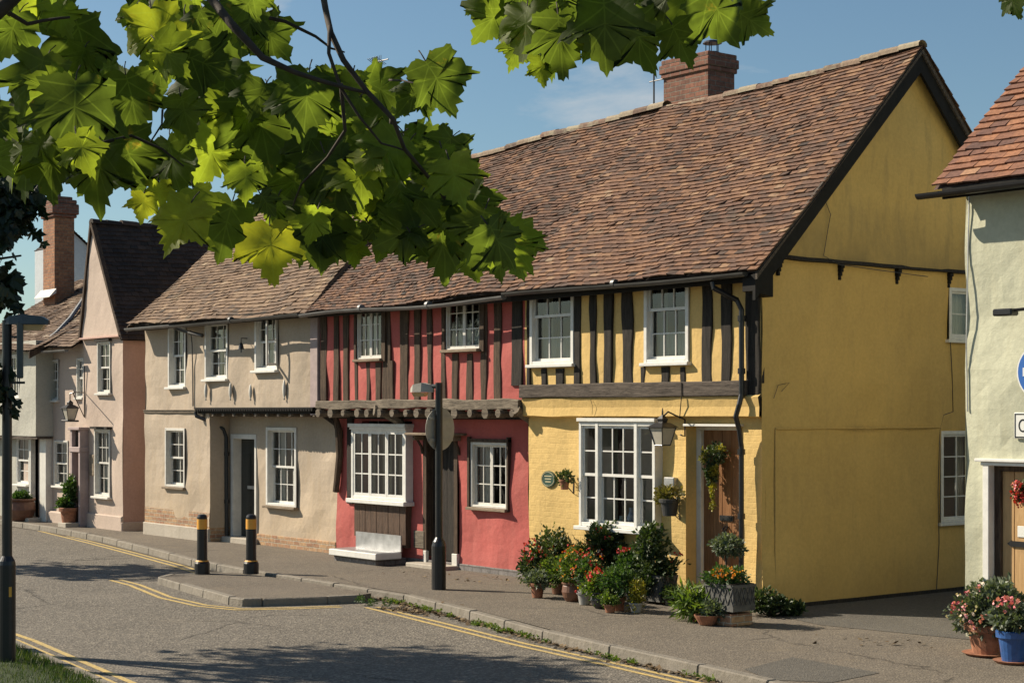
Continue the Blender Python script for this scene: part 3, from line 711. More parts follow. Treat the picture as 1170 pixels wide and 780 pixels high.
# bay (shallow tripartite sash window)
def tripartite(parent, x0, x1, z0, z1, yf, fr):
    f = MB(); o0, o1 = -.14, .13
    k0 = x0+(x1-x0)*.245; k1 = x1-(x1-x0)*.245; s = .05
    f.fbox(fr, x0, x0+s, o0, o1, z0, z1); f.fbox(fr, x1-s, x1, o0, o1, z0, z1)
    f.fbox(fr, k0-s*.6, k0+s*.6, o0, o1+.004, z0, z1); f.fbox(fr, k1-s*.6, k1+s*.6, o0, o1+.004, z0, z1)
    f.fbox(fr, x0-.02, x1+.02, o0, o1+.03, z1-.002, z1+.045); f.fbox(fr, x0+s, x1-s, o0, o1-.003, z1-.06, z1-.003); f.fbox(fr, x0+s, x1-s, o0, o1-.003, z0, z0+.05)
    w = obj('bay_window', f, M['white'], parent, bevel=.004)
    sl = MB(); sl.fbox(fr, x0-.05, x1+.05, o0, o1+.06, z0-.055, z0-.002); obj('sill', sl, M['white'], w, bevel=.006)
    zm = (z0+z1)/2-.01
    for b0, b1, nc in ((x0+s, k0-s*.6, 1), (k0+s*.6, k1-s*.6, 3), (k1+s*.6, x1-s, 1)):
        for c0, c1, od in ((zm-.02, z1-.06, o1-.03), (z0+.05, zm+.02, o1-.062)):
            m_ = MB(); r = .035
            m_.fbox(fr, b0, b0+r, od-.03, od, c0, c1); m_.fbox(fr, b1-r, b1, od-.03, od, c0, c1)
            m_.fbox(fr, b0+r, b1-r, od-.03, od-.002, c0, c0+r*1.1); m_.fbox(fr, b0+r, b1-r, od-.03, od-.002, c1-r, c1)
            for i in range(1, nc):
                a = b0+r+(b1-b0-2*r)*i/nc; m_.fbox(fr, a-.009, a+.009, od-.026, od-.004, c0+r, c1-r)
            zz = (c0+c1)/2; m_.fbox(fr, b0+r, b1-r, od-.024, od-.006, zz-.009, zz+.009)
            obj('sash', m_, M['white'], w)
            p = MB(); p.face([fr(b0+.02, od-.016, c0+.02), fr(b1-.02, od-.016, c0+.02), fr(b1-.02, od-.016, c1-.02), fr(b0+.02, od-.016, c1-.02)]); obj('pane', p, M['glass'], w)
    for c0, c1 in ((x0+.03, k0-.02), (k1-.02, x1-.03), (k0+.04, k0+.16)):
        s_ = MB(); n = 14
        for i in range(n):
            a, b = c0+(c1-c0)*i/n, c0+(c1-c0)*(i+1)/n
            s_.face([fr(a, -.12+.012*math.sin(i*1.8), z0), fr(b, -.12+.012*math.sin((i+1)*1.8), z0), fr(b, -.12+.012*math.sin((i+1)*1.8), z1), fr(a, -.12+.012*math.sin(i*1.8), z1)])
        obj('curtain', s_, M['curtain_d'], w)
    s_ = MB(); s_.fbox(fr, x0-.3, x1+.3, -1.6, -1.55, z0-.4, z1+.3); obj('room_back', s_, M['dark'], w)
    s_ = MB(); s_.fbox(fr, x0+.02, x1-.02, -.45, .06, z0-.02, z0+.012); obj('inner_ledge', s_, M['offwhite'], w)
    return w
tripartite(yc, *bay[:2], bay[2], bay[3]-.04, 0, Flo)
vx = bay[0]+(bay[1]-bay[0])*.55
for k, (dx, h, r0, mt) in enumerate(((.0,.26,.055,'vase'),(.17,.2,.045,'vase'),(-.2,.14,.05,'ceramic'))):
    v = MB(); v.lathe([(r0*.6,0),(r0,.25*h),(r0*1.05,.5*h),(r0*.5,.78*h),(r0*.6,h)], (vx+dx, YLo+.08, bay[2]+.012), 14)
    tag(obj('vase', v, M[mt], smooth=True), ('tall blue and white vase in the bay window of the yellow cottage','short blue and white jar right of the tall vase behind the bay window','small pale ornament at the left of the vases in the bay window')[k], 'vase')
# door
dw = dr
fd = MB(); zt = dw[3]; fr = Flo; lx = dw[0]; rx = dw[1]
fd.fbox(fr, lx+.003, lx+.09, -.28, -.17, PAVE, zt-.05); fd.fbox(fr, rx-.05, rx-.003, -.28, -.17, PAVE, zt-.05); fd.fbox(fr, lx+.003, rx-.003, -.28, -.165, zt-.05, zt-.002)
fd.fbox(fr, lx-.02, rx+.03, -.1, .05, zt-.001, zt+.03)
door = MB(); d0, d1 = lx+.09, rx-.05; n = 5; fr = FX(YLo+.07)
for i in range(n):
    a, b = d0+(d1-d0)*i/n, d0+(d1-d0)*(i+1)/n; door.fbox(fr, a+.003, b-.003, -.2, -.15, PAVE+.1, zt-.05, .5)
door.fbox(fr, d0, d1, -.21, -.165, PAVE+.1, zt-.05)
dd = obj('door', door, M['door_wood'], yc, bevel=.003); obj('door_frame', fd, M['white'], yc, bevel=.004)
s = MB(); s.fbox(fr, d0-.07, d1+.04, -.2, .12, PAVE-.02, PAVE+.1); obj('door_step', s, M['stone'], yc, bevel=.01)
s = MB(); s.fbox(fr, (d0+d1)/2-.12, (d0+d1)/2+.12, -.15, -.135, 1.0, 1.07); s.fbox(fr, (d0+d1)/2-.09, (d0+d1)/2+.09, -.135, -.125, 1.015, 1.055); obj('letter_slot', s, M['blackm'], dd)
s = MB(); c = (d0+d1)/2; s.tube([fr(c-.02,-.14,.93), fr(c-.03,-.11,.9), fr(c,-.1,.86), fr(c+.03,-.11,.9), fr(c+.02,-.14,.93)], .012, 8); obj('knocker', s, M['blackm'], dd)
# gable wall (faces +X)
gz = P(868,292)[1]; yb1 = 5.6
G0 = GX(0.0)
gw = (PXp(1074,0)[0], PXp(1106,0)[0]+.12, PXp(1088,596)[1], PXp(1088,492)[1]); gu = (PXp(1083.5,0)[0], PXp(1106,0)[0]+.12, PXp(1094,388)[1], PXp(1094,329)[1])
wall('gable_wall', yc, G0, 0, DEP, PAVE-.1, gz+.02, [hole(gw), hole(gu)], M['gable'], amp=.018, step=.22)
slope = (ZR-ZE)/YR
tp = lambda a: (ZE+.0+slope*a if a < YR else ZR-slope*(a-YR))
wall('gable_top', yc, GX(.05), -.02, DEP, gz, ZR, [], M['gable_top'], amp=.02, step=.2, top=tp)
mb = MB()
for i in range(28):
    a, b = DEP*i/28-.03*(i==0), DEP*(i+1)/28; j1 = .018*noise.noise(Vector((a*1.5,4,4))); j2 = .018*noise.noise(Vector((b*1.5,4,4)))
    mb.hexa([(-.02,a,gz-.035+j1),(.085,a,gz-.03+j1),(.085,b,gz-.03+j2),(-.02,b,gz-.035+j2),(-.02,a,gz+.012+j1),(.06,a,gz+.016+j1),(.06,b,gz+.016+j2),(-.02,b,gz+.012+j2)])
obj('jetty_bead', mb, M['timber_blk'], yc)
for px in (890.5, 960.5, 1026, 1085):
    a = PXp(px, 0, .03)[0]; s = MB()
    for k in range(4):
        s.box(-.01, .075-.016*k, a-.035+.004*k, a+.035-.004*k, gz-.035-.05*(k+1), gz-.036-.05*k)
    obj('bracket', s, M['black'], yc, bevel=.006)
window(yc, G0, *gw[:2], gw[2], gw[3], 2, 4, fw=.05, rec=.05, kind='casement', lights=1, proud=.02, sillo=.05, curtain='side')
window(yc, G0, *gu[:2], gu[2], gu[3], 1, 2, fw=.05, rec=.05, kind='casement', lights=1, proud=.02, sillo=.04, curtain='net')
# render seams, cable and cracks on the gable
zl = PXp(990,488.5)[1]; y0 = PXp(885,0)[0]; y1 = PXp(1072,0)[0]
s = MB(); s.box(.004,.03,y0,y1+.02,zl-.012,zl+.008); obj('render_bead', s, M['gable'], yc, bevel=.004)
s = MB(); s.box(.004,.022,y0-.006,y0+.012,PAVE,zl-.013); obj('render_bead', s, M['gable'], yc, bevel=.004)
def wallpts(lst, X): return [(X, PXp(px,py,X)[0], PXp(px,py,X)[1]) for px, py in lst]
cable(yc, wallpts([(1086,338),(1085,370),(1088,430),(1089,470),(1078,474),(1074,490),(1072,560),(1073,620),(1070,675)], .018), .006, 'gutter')
cable(yc, wallpts([(944,232),(949,245),(946,262),(941,292),(958,302),(1000,308),(1060,316)], .075), .005, 'gutter')
cable(yc, wallpts([(884,455),(889,440),(902,437),(893,447)], .02), .004, 'gutter')
s = MB(); s.box(-.005,.022,.0,DEP,PAVE-.05,PAVE+.05); obj('plinth', s, M['timber_blk'], yc)  # dark strip at the gable foot, shadow gap put into its colour
# back, roof
solid(yc, 'back_wall', XL, -.02, DEP, DEP+.12, PAVE-.1, ZE, M['gable'])
EY = -.36; ezf = ZE+EY*slope*.55
roof(yc, (XL,EY,4.10), (.26,EY,4.10), (XL,YR,ZR-.06), (.26,YR,ZR+.06), M['tile_red'], gauge=.088, tw=.15, seed=4, sag=.05, dip=.07)
roof(yc, (.26,DEP+.3,4.05), (XL,DEP+.3,4.05), (.26,YR,ZR+.06), (XL,YR,ZR-.06), M['tile_red'], gauge=.2, tw=.3, seed=5, sag=.03, name='rear_roof')
ridge(yc, (XL,YR,ZR-.06), (.22,YR,ZR+.07), M['ridge'], 2, r=.10, dip=.045)
def barge(parent, X0, X1, pts, w, mat, name='bargeboard'):
    s = MB()
    for (ya,za),(yb,zb) in zip(pts, pts[1:]):
        d = math.hypot(yb-ya, zb-za); ny, nz = (zb-za)/d*w, -(yb-ya)/d*w
        if nz > 0: ny, nz = -ny, -nz
        s.hexa([(X0,ya,za+(-w*1.25)),(X1,ya,za-w*1.25),(X1,yb,zb-w*1.25),(X0,yb,zb-w*1.25),(X0,ya,za),(X1,ya,za),(X1,yb,zb),(X0,yb,zb)])
    return obj(name, s, M[mat], parent)
mF = [(EY+.02,4.06),(YR,ZR+.02)]; mB = [(YR,ZR+.02),(DEP+.3,4.0)]
barge(yc, .17, .215, mF, .25, 'black'); barge(yc, .17, .213, mB, .25, 'black')
barge(yc, .213, .245, [(EY+.02,4.085),(YR,ZR+.045)], .07, 'beam', 'verge_strip'); barge(yc, .211, .243, [(YR,ZR+.045),(DEP+.3,4.02)], .07, 'beam', 'verge_strip')
s = MB()   # soffit between wall and bargeboard
s.face([(.04,EY+.05,4.02),(.18,EY+.05,4.02),(.18,YR,ZR-.04),(.04,YR,ZR-.04)]); s.face([(.04,YR,ZR-.04),(.18,YR,ZR-.04),(.18,DEP+.3,3.98),(.04,DEP+.3,3.98)])
obj('soffit', s, M['black'], yc)
s = MB(); s.box(XL,.17,-.2,-.015,4.10,4.13); s.box(XL,.17,-.26,-.2,3.98,4.19); obj('fascia', s, M['black'], yc)
s = MB(); s.hexa([(.0,-.34,3.86),(.17,-.34,3.86),(.17,.02,3.80),(.0,.02,3.80),(.0,-.34,4.05),(.17,-.34,4.05),(.17,.02,4.3),(.0,.02,4.3)]); obj('eaves_box', s, M['black'], yc)
gx = lambda x: 4.085+.012*math.sin(x*1.1)
gutter(yc, [(x_, EY-.03, gx(x_)) for x_ in [XL+( .1-XL)*i/10 for i in range(11)]], .055, 'gutter')
xp = XY(853)
pipe(yc, [(xp-.2,EY-.03,4.0),(xp-.19,EY-.03,3.93),(xp-.03,-.14,3.78),(xp+.02,-.11,3.66),(xp+.02,-.11,P(850,455)[1]+.05),(xp+.01,-.14,P(850,462)[1]),(xp-.04,-.15,P(850,476)[1]),(xp-.04,-.09,P(850,490)[1]),(xp-.04,-.05,P(850,510)[1]),(xp-.04,-.05,.35)], .034, 'blackm',
     [(xp+.02,-.11,3.55),(xp+.02,-.11,2.9),(xp-.04,-.05,1.9),(xp-.04,-.05,1.1)])
cable(yc, [(XY(785),-.1,P(785,437)[1]),(XY(785.5),-.105,P(785,452)[1]),(XY(783),-.085,P(783,466)[1]),(XY(781),-.07,P(781,478)[1])], .007, 'timber_blk')
cable(yc, [(XY(680),-.085,P(680,456)[1]),(XY(682),-.08,P(682,463)[1]),(XY(681),-.07,P(681,474)[1])], .003, 'timber_blk')
# chimney stack
def chimney(parent, x0, x1, y0, y1, z0, z1, mat, cap=.05, name='chimney', taper=.0):
    s = MB(); h = z1-z0
    s.box(x0, x1, y0, y1, z0, z1-.02)
    s.box(x0-.03, x1+.03, y0-.03, y1+.03, z0+h*.0, z0+h*.20)
    for zz, e, t in ((z1-.27,cap*.6,.07),(z1-.2,cap,.14),(z1-.06,cap*.5,.08)):
        s.box(x0-e, x1+e, y0-e, y1+e, zz, zz+t-.002)
    c = obj(name, s, mat, parent, bevel=.012)
    return c
cx0, cx1 = -4.93, -3.93
ch = chimney(yc, cx0, cx1, 2.98, 3.55, 6.7, P(808,59,2.95)[1], M['brick_chim'])
zt_ = P(808,59,2.95)[1]
s = MB(); s.lathe([(.13,0),(.12,.05),(.1,.06)], (-4.12,3.25,zt_), 14)
for k in range(5):
    a = k*1.257; s.tube([(-4.12+.1*math.cos(a),3.25+.1*math.sin(a),zt_+.05),(-4.12+.1*math.cos(a),3.25+.1*math.sin(a),zt_+.2)], .008, 5)
s.lathe([(.15,0),(.13,.03),(.04,.055)], (-4.12,3.25,zt_+.19), 14)
obj('chimney_cowl', s, M['blackm'], ch)
s = MB(); ax, ay = cx0-.18, 2.95; z_ = P(752,118,2.95)[1]
s.tube([(ax,ay,z_-.05),(ax,ay,z_+.95)], .014, 6); s.tube([(ax-.08,ay,z_),(ax+.2,ay,z_)], .01, 5); s.tube([(ax-.1,ay,z_+.36),(ax+.2,ay,z_+.36)], .01, 5)
s.tube([(ax-.25,ay,z_+.9),(ax+.25,ay,z_+.9)], .008, 5)
obj('aerial_mast', s, M['gutter'], ch)

# lantern over the bay
def lantern(name, label, c, s=1.0, arm=None):
    t = thing(name, label, 'lantern', c)
    x, y, z = c; f = MB()
    h = .23*s; rt, rb = .175*s, .10*s
    for i in range(4):
        a = math.pi/4+i*math.pi/2; f.tube([(x+rt*math.cos(a), y+rt*math.sin(a), z), (x+rb*math.cos(a), y+rb*math.sin(a), z-h)], .007*s, 5)
        a2 = a+math.pi/2
        f.tube([(x+rt*math.cos(a), y+rt*math.sin(a), z), (x+rt*math.cos(a2), y+rt*math.sin(a2), z)], .009*s, 5)
        f.tube([(x+rb*math.cos(a), y+rb*math.sin(a), z-h), (x+rb*math.cos(a2), y+rb*math.sin(a2), z-h)], .008*s, 5)
    obj('frame', f, M['blackm'], t)
    r_ = MB(); r_.lathe([(rt*1.2,0),(rt*.55,.06*s),(rt*.35,.07*s),(rt*.4,.11*s),(rt*.2,.14*s),(.012,.16*s),(.012,.2*s),(.004,.25*s)], (x,y,z), 4); obj('roof', r_, M['blackm'], t)
    g = MB(); g.lathe([(rb*.96,-h),(rt*.96,0)], (x,y,z), 4)
    g.v = [((vx_-x)*math.cos(0)+x, vy_, vz_) for vx_, vy_, vz_ in g.v]; obj('glass', g, M['lantern_glass'], t)
    if arm:
        b = MB(); b.tube(arm, .012*s, 6); obj('bracket', b, M['blackm'], t)
    return t
lz = P(758,488,-.3)[1]; lxx = XY(757,-.3)
lantern('wall_lantern', 'black wall lantern beside the yellow cottage door, above the hanging plant', (lxx,-.3,lz), 1.0,
        [(lxx,-.3,lz+.13),(lxx+.02,-.22,lz+.2),(lxx+.06,-.12,lz+.15),(lxx+.06,-.02,lz+.12),(lxx+.06,.04,lz+.1),(lxx+.06,.04,lz-.12),(lxx+.06,-.04,lz-.1)])
# oval plaque, doorbell box
px_, pz_ = P(626,547,.03); s = MB()
t = thing('house_plaque', 'oval dark green name plaque on the yellow wall left of the bay window', 'plaque', (px_,.05,pz_))
def disc(mb, c, rx, rz, y0, y1, n=24):
    A = [(c[0]+rx*math.cos(2*math.pi*k/n), y0, c[1]+rz*math.sin(2*math.pi*k/n)) for k in range(n)]; B = [(p[0], y1, p[2]) for p in A]
    mb.face(A); mb.face(list(reversed(B)))
    for k in range(n): mb.face([A[k], A[(k+1)%n], B[(k+1)%n], B[k]])
disc(s, (px_,pz_), .155, .115, .035, .062); obj('plate', s, M['plaque'], t)
s = MB()
for k in range(28):
    a, b = 2*math.pi*k/28, 2*math.pi*(k+1)/28
    s.tube([(px_+.135*math.cos(a),.032,pz_+.098*math.sin(a)),(px_+.135*math.cos(b),.032,pz_+.098*math.sin(b))], .004, 4)
for q in range(3):
    s.box(px_-.08+.01*q, px_+.08-.01*q, .030, .036, pz_+.035-.04*q, pz_+.047-.04*q)
obj('rim_and_lettering', s, M['gilt'], t)
bx_ = W(758,768,545,557,0); s = MB(); s.box(bx_[0], bx_[1]+.03, -.0, .08, bx_[2]-.02, bx_[3]); tag(obj('doorbell_box', s, M['galv'], bevel=.01), 'small grey box on the wall between bay window and oak door', 'box')

# ---------------------------------------------------------------- red cottage
XR0 = XY(366); Yd = .35; ZEr = 4.18
rc = thing('timbered_cottage', 'red cottage with brown studs and jettied upper floor between cream and yellow cottages', 'cottage', ((XL+XR0)/2, 0, PAVE))
r1 = W(409.5,438,349,410); r2 = W(511,550,334,399)
zj0 = P(485,470)[1]; zj1 = P(485,455)[1]
wall('upper_wall', rc, F0, XR0, XL, zj0, ZEr+.15, [hole(r1), hole(r2)], M['red'], amp=.016)
zj1 = P(485,456)[1]
studs(rc, [(367,374,None,None),(382,388,None,None),(393,399,None,None),(406,409.5,None,None),(438,447,None,None),(458,467,None,None),(474,481,None,None),(489,494,None,None),(505,510,None,None),
           (550,557,None,None),(565,573,None,None),(419,423,414,None),(430,436,414,None),(444,450,412,None),(517,524,404,None),(534,541,404,None)], 'timber_brn', zj1-.02, ZEr+.1, amp=.03)
window(rc, F0, *r1, 2, 3, fw=.03, rec=.05, kind='casement', lights=2, proud=.02, sillm='sillwood', sillo=.1, curtain='net', m='offwhite')
window(rc, F0, *r2, 2, 3, fw=.03, rec=.05, kind='casement', lights=2, proud=.02, sillm='sillwood', sillo=.12, curtain='half', m='offwhite')
for w in (r1, r2):   # timber jambs
    for q in ((w[0]-.07, w[0]-.004), (w[1]+.004, w[1]+.12)):
        s = MB(); s.fbox(F0, q[0], q[1], -.02, .05, w[2]-.05, w[3]+.12); obj('window_post', s, M['timber_brn'], rc, bevel=.005)
beamx('jetty_beam', rc, XR0+.02, XL-.03, -.10, .05, zj0+.045, zj1-.01, 'beam_pale', amp=.04)
r_ = random.Random(5)
xs = XR0+.12
k = 0
while xs < XL-.1:
    w_ = .055+r_.uniform(0,.03); s = MB(); z_ = zj0+.035; n = 8
    s.tube([(xs,-.15+r_.uniform(0,.03),z_-.06),(xs,.3,z_-.055)], w_, 7); obj('joist_end', s, M['beam_pale'], rc); xs += .36+r_.uniform(-.05,.05); k += 1
s = MB(); s.box(XR0, XL, .0, .4, zj0-.0, zj0+.02); s.box(XR0,XL,.24,.36,zj0-.12,zj0+.0); obj('jetty_soffit', s, M['timber_blk'], rc)
Fr = FX(Yd)
zft = zj0+.02
rb = W(401,463.5,488,571,.2); rd = W(487,524,497,640,Yd); rw = W(539,581,505,580,Yd)
rbz = rb
wall('lower_wall', rc, Fr, XY(385,Yd), XY(603,Yd), PAVE-.1, zft, [(rb[0]+.12, rb[1]-.02, rb[2]+.05, rb[3]+.1), (rd[0], rd[1], PAVE-.1, rd[3], .16), hole(rw)], M['red'], amp=.02)
s = MB(); s.box(XY(385,Yd), XY(603,Yd), Yd-.025, Yd+.05, PAVE-.12, P(560,655,Yd)[1]+.1); obj('plinth', s, M['brick_grey'], rc, bevel=.006)
# projecting casement bay
F2 = FX(.2); bx0, bx1 = rb[0], rb[1]
f = MB(); z0, z1 = rb[2], rb[3]; s_ = .05
mull = [bx0, bx0+(bx1-bx0)*.01]
f.fbox(F2, bx0, bx0+.06, -.15, 0, z0, z1); f.fbox(F2, bx1-.07, bx1, -.15, 0, z0, z1)
f.fbox(F2, bx0+.06, bx1-.07, -.15, -.003, z1-.07, z1); f.fbox(F2, bx0+.06, bx1-.07, -.15, -.003, z0, z0+.05)
f.fbox(F2, bx0-.04, bx1+.03, -.15, .045, z1+.0, z1+.06); f.fbox(F2, bx0-.02, bx1+.015, -.15, .022, z1-.04, z1-.001)
bw = obj('bay_window', f, M['white'], rc, bevel=.005)
s = MB(); s.fbox(F2, bx0-.06, bx1+.04, -.15, .07, z0-.07, z0-.001); obj('sill', s, M['white'], bw, bevel=.008)
for k in range(3):
    b0 = bx0+.06+(bx1-bx0-.13)*k/3; b1 = bx0+.06+(bx1-bx0-.13)*(k+1)/3; c0, c1 = z0+.05, z1-.07
    m_ = MB(); rr = .04; od = -.01
    m_.fbox(F2, b0+.004, b0+rr, od-.03, od, c0, c1); m_.fbox(F2, b1-rr, b1-.004, od-.03, od, c0, c1); m_.fbox(F2, b0+rr, b1-rr, od-.03, od-.002, c0, c0+rr*1.3); m_.fbox(F2, b0+rr, b1-rr, od-.03, od-.002, c1-rr, c1)
    a = (b0+b1)/2; m_.fbox(F2, a-.01, a+.01, od-.026, od-.004, c0+rr, c1-rr)
    for j in (1,2):
        zz = c0+rr+(c1-c0-2*rr)*j/3; m_.fbox(F2, b0+rr, b1-rr, od-.024, od-.006, zz-.01, zz+.01)
    obj('casement', m_, M['white'], bw)
    p = MB(); p.face([F2(b0+.02,od-.018,c0+.02),F2(b1-.02,od-.018,c0+.02),F2(b1-.02,od-.018,c1-.02),F2(b0+.02,od-.018,c1-.02)]); obj('pane', p, M['glass'], bw)
    s = MB(); q0 = b0+.0 if k != 1 else b0+.1
    for i in range(8): a0_, a1_ = b0+(b1-b0)*i/8*.55, b0+(b1-b0)*(i+1)/8*.55; s.face([F2(a0_,-.27+.012*math.sin(i*2),c0),F2(a1_,-.27+.012*math.sin(i*2+2),c0),F2(a1_,-.27+.012*math.sin(i*2+2),c1),F2(a0_,-.27+.012*math.sin(i*2),c1)])
    obj('curtain', s, M['curtain_d'], bw)
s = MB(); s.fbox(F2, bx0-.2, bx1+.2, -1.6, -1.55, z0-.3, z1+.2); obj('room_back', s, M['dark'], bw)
# board panelling below
s = MB(); pz0 = P(430,615,.14)[1]; n = 9
for i in range(n):
    a, b = bx0+.05+(bx1-bx0-.09)*i/n, bx0+.05+(bx1-bx0-.09)*(i+1)/n; s.fbox(F2, a+.003, b-.003, -.15, -.03+.003*(i%2), pz0+(-.12 if i > 4 else 0.0), z0-.072)
obj('board_panel', s, M['wood_board'], rc, bevel=.003)
# door, canopy, surround
fd = MB(); lx, rx, zt = rd[0], rd[1], rd[3]
fd.fbox(Fr, lx-.07, lx+.03, -.15, .02, PAVE+.15, zt); fd.fbox(Fr, rx-.1, rx+.0, -.15, .025, PAVE+.15, zt+.0)
obj('door_frame', fd, M['timber_brn'], rc, bevel=.005)
s = MB()
for i in range(4): a, b = lx+.03+(rx-lx-.13)*i/4, lx+.03+(rx-lx-.13)*(i+1)/4; s.fbox(Fr, a+.003, b-.003, -.17, -.12, PAVE+.1, zt)
s.fbox(Fr, lx, rx, -.2, -.165, PAVE+.1, zt); dd = obj('door', s, M['timber_blk'], rc)
s = MB(); s.fbox(Fr, lx-.02, lx+.06, -.01, .05, PAVE+.0, PAVE+.24); obj('door_plinth', s, M['offwhite'], rc, bevel=.006); s = MB(); s.fbox(Fr, rx-.12, rx+.02, -.01, .05, PAVE, PAVE+.24); obj('door_plinth', s, M['offwhite'], rc, bevel=.006)
s = MB(); s.fbox(Fr, lx-.12, rx+.05, -.1, .32, PAVE-.02, PAVE+.06); obj('door_step', s, M['stone'], rc, bevel=.012)
s = MB(); cz = P(510,496,Yd-.15)[1]; s.fbox(Fr, lx-.18, rx+.22, -.02, .30, cz-.02, cz+.02); s.fbox(Fr, lx-.1, lx-.04, -.02, .2, cz-.1, cz-.021); s.fbox(Fr, rx+.02, rx+.08, -.02, .2, cz-.1, cz-.021)
obj('door_canopy', s, M['sillwood'], rc, bevel=.006)
# scroll brackets
for xx in (lx-.07, rx+.05):
    s = MB(); s.tube([(xx,Yd-.02,cz-.32),(xx,Yd-.05,cz-.2),(xx,Yd-.12,cz-.1),(xx,Yd-.2,cz-.04)], .022, 6); obj('canopy_bracket', s, M['timber_brn'], rc)
window(rc, Fr, *rw, 2, 3, fw=.045, rec=.08, kind='casement', lights=2, proud=.02, sillm='sillwood', sillo=.1, curtain='side', m='offwhite')
s = MB(); s.fbox(Fr, rw[0]-.06, rw[0]-.003, -.05, .05, rw[2]-.04, rw[3]+.08); s.fbox(Fr, rw[1]+.003, rw[1]+.05, -.05, .05, rw[2]-.04, rw[3]+.08); s.fbox(Fr, rw[0]-.06, rw[1]+.05, -.05, .055, rw[3]+.003, rw[3]+.05)
obj('window_surround', s, M['timber_brn'], rc, bevel=.005)
# curved brace posts at the left
for (pa, pb, zb_) in ((386,379,560),):
    x0_ = XY(388,.3); s = MB()
    s.tube([(x0_-.12,.30,P(388,562,.3)[1]),(x0_,.30,P(388,520,.3)[1]),(x0_+.03,.26,P(388,490,.3)[1]),(x0_-.05,.12,zj0+.2),(x0_-.2,.0,zj0+.03)], [.055,.06,.065,.07,.075], 7)
    obj('brace', s, M['timber_brn'], rc)
x0_ = XY(449,.2); s = MB(); s.tube([(x0_+.25,.33,zj0-.38),(x0_+.16,.22,zj0-.16),(x0_+.02,-.0,zj0+.0),(x0_-.04,-.14,zj0+.02)], [.06,.075,.085,.09], 7); obj('brace', s, M['beam_pale'], rc)
x0_ = XL-.06; s = MB(); s.tube([(x0_,.3,zj0-.25),(x0_,.12,zj0-.1),(x0_,-.12,zj0+.03)], [.05,.07,.075], 7); obj('brace', s, M['beam_pale'], rc)
s = MB(); s.box(XY(398,Yd), XY(404,Yd), Yd-.03, Yd+.05, P(400,575,Yd)[1], zft); obj('post', s, M['timber_blk'], rc)
s = MB(); s.fbox(Fr, XY(474,Yd), XY(486,Yd), -.02, .03, P(480,626,Yd)[1], P(480,606,Yd)[1]); obj('worn_patch', s, M['beam_pale'], rc, bevel=.01)
solid(rc, 'back_wall', XR0, XL, DEP, DEP+.12, PAVE-.1, ZEr, M['red'])
ZRr = 6.86
roof(rc, (XR0+.1,EY,4.06), (XL,EY,4.10), (XY(392,2.8)-.4,YR,ZRr-.1), (XL,YR,ZR-.06), M['tile_red'], gauge=.088, tw=.15, seed=14, sag=.07, bias=-.06)
roof(rc, (XL,DEP+.3,4.05), (XR0-1,DEP+.3,4.05), (XL,YR,ZR-.06), (XR0-1,YR,ZRr-.1), M['tile_red'], gauge=.2, tw=.3, seed=15, sag=.03, name='rear_roof')
ridge(rc, (XR0-1,YR,ZRr-.04), (XL,YR,ZR-.02), M['ridge'], 3)
s = MB(); s.box(XR0,XL,-.2,-.015,4.08,4.12); s.box(XR0,XL,-.25,-.2,3.98,4.17); obj('fascia', s, M['timber_blk'], rc)
gutter(rc, [(XR0+(XL-XR0)*i/12, EY-.03, 4.035+.025*math.sin(i*.6)) for i in range(13)], .055, 'ggrey')

# ---------------------------------------------------------------- cream cottage
XA = XY(166); XM = XY(228); XB = XY(364)
cc = thing('rendered_cottage', 'cream rendered cottage with jettied upper floor, dark open door and wall fish', 'cottage', ((XA+XB)/2, 0, PAVE))
c1, c2, c3 = W(193,213,370,442), W(235,261,367,433), W(292,318,357,423)
zc = P(300,469)[1]; zls = P(195,470)[1]
wall('upper_wall', cc, F0, XA, XB-.13, zc, ZEr+.12, [hole(c1),hole(c2),hole(c3)], M['cream'], depth=.16, amp=.02)
cl = W(189.5,212,489,556); YD2 = .42; Fc = FX(YD2)
wall('left_lower_wall', cc, F0, XA, XY(240), PAVE+.28, zc-.02, [hole(cl)], M['cream'], depth=.16, amp=.02)
s = MB(); s.box(XA-.02, XY(240), -.045, .1, PAVE-.1, P(205,600)[1]); obj('stone_footing', s, M['stone'], cc, bevel=.015)
s = MB(); s.box(XA, XY(240)-.005, -.012, .1, P(205,600)[1]-.01, P(205,584)[1]+.02); obj('plinth', s, M['brick_plinth'], cc)
s = MB(); x_ = XY(240)
for i in range(12):
    za, zb_ = PAVE+.25+(zc-PAVE-.25)*i/12, PAVE+.25+(zc-PAVE-.25)*(i+1)/12; s.face([(x_,.0,za),(x_,YD2,za),(x_,YD2,zb_),(x_,.0,zb_)])
obj('return_wall', s, M['cream'], cc)
s = MB(); s.box(x_-.05,x_+.004,-.0,YD2,PAVE-.1,PAVE+.26); obj('return_plinth', s, M['brick_plinth'], cc)
cd = W(265,293,497,622,YD2); cw = W(305.5,340,488,578,YD2)
wall('right_lower_wall', cc, Fc, x_, XY(386,YD2), PAVE+.16, zc, [(cd[0],cd[1],PAVE-.1,cd[3],.2), hole(cw)], M['cream'], depth=.16, amp=.022)
s = MB(); s.box(XY(294,YD2), XY(384.5,YD2), YD2-.02, YD2+.08, PAVE-.1, PAVE+.2); obj('plinth', s, M['brick_plinth'], cc, bevel=.008)
s = MB(); s.box(x_, XY(262,YD2), YD2-.02, YD2+.08, PAVE-.1, PAVE+.2); obj('plinth', s, M['brick_plinth'], cc, bevel=.008)
s = MB(); xj0, xj1 = XM, XB-.0
s.box(xj0, xj1, -.09, .06, zc-.015, zc+.03); s.box(xj0, xj1, -.12, .06, zc+.03, zc+.06); s.box(xj0,xj1,-.05,.5,zc-.05,zc-.015)
n = int((xj1-xj0)/.085)
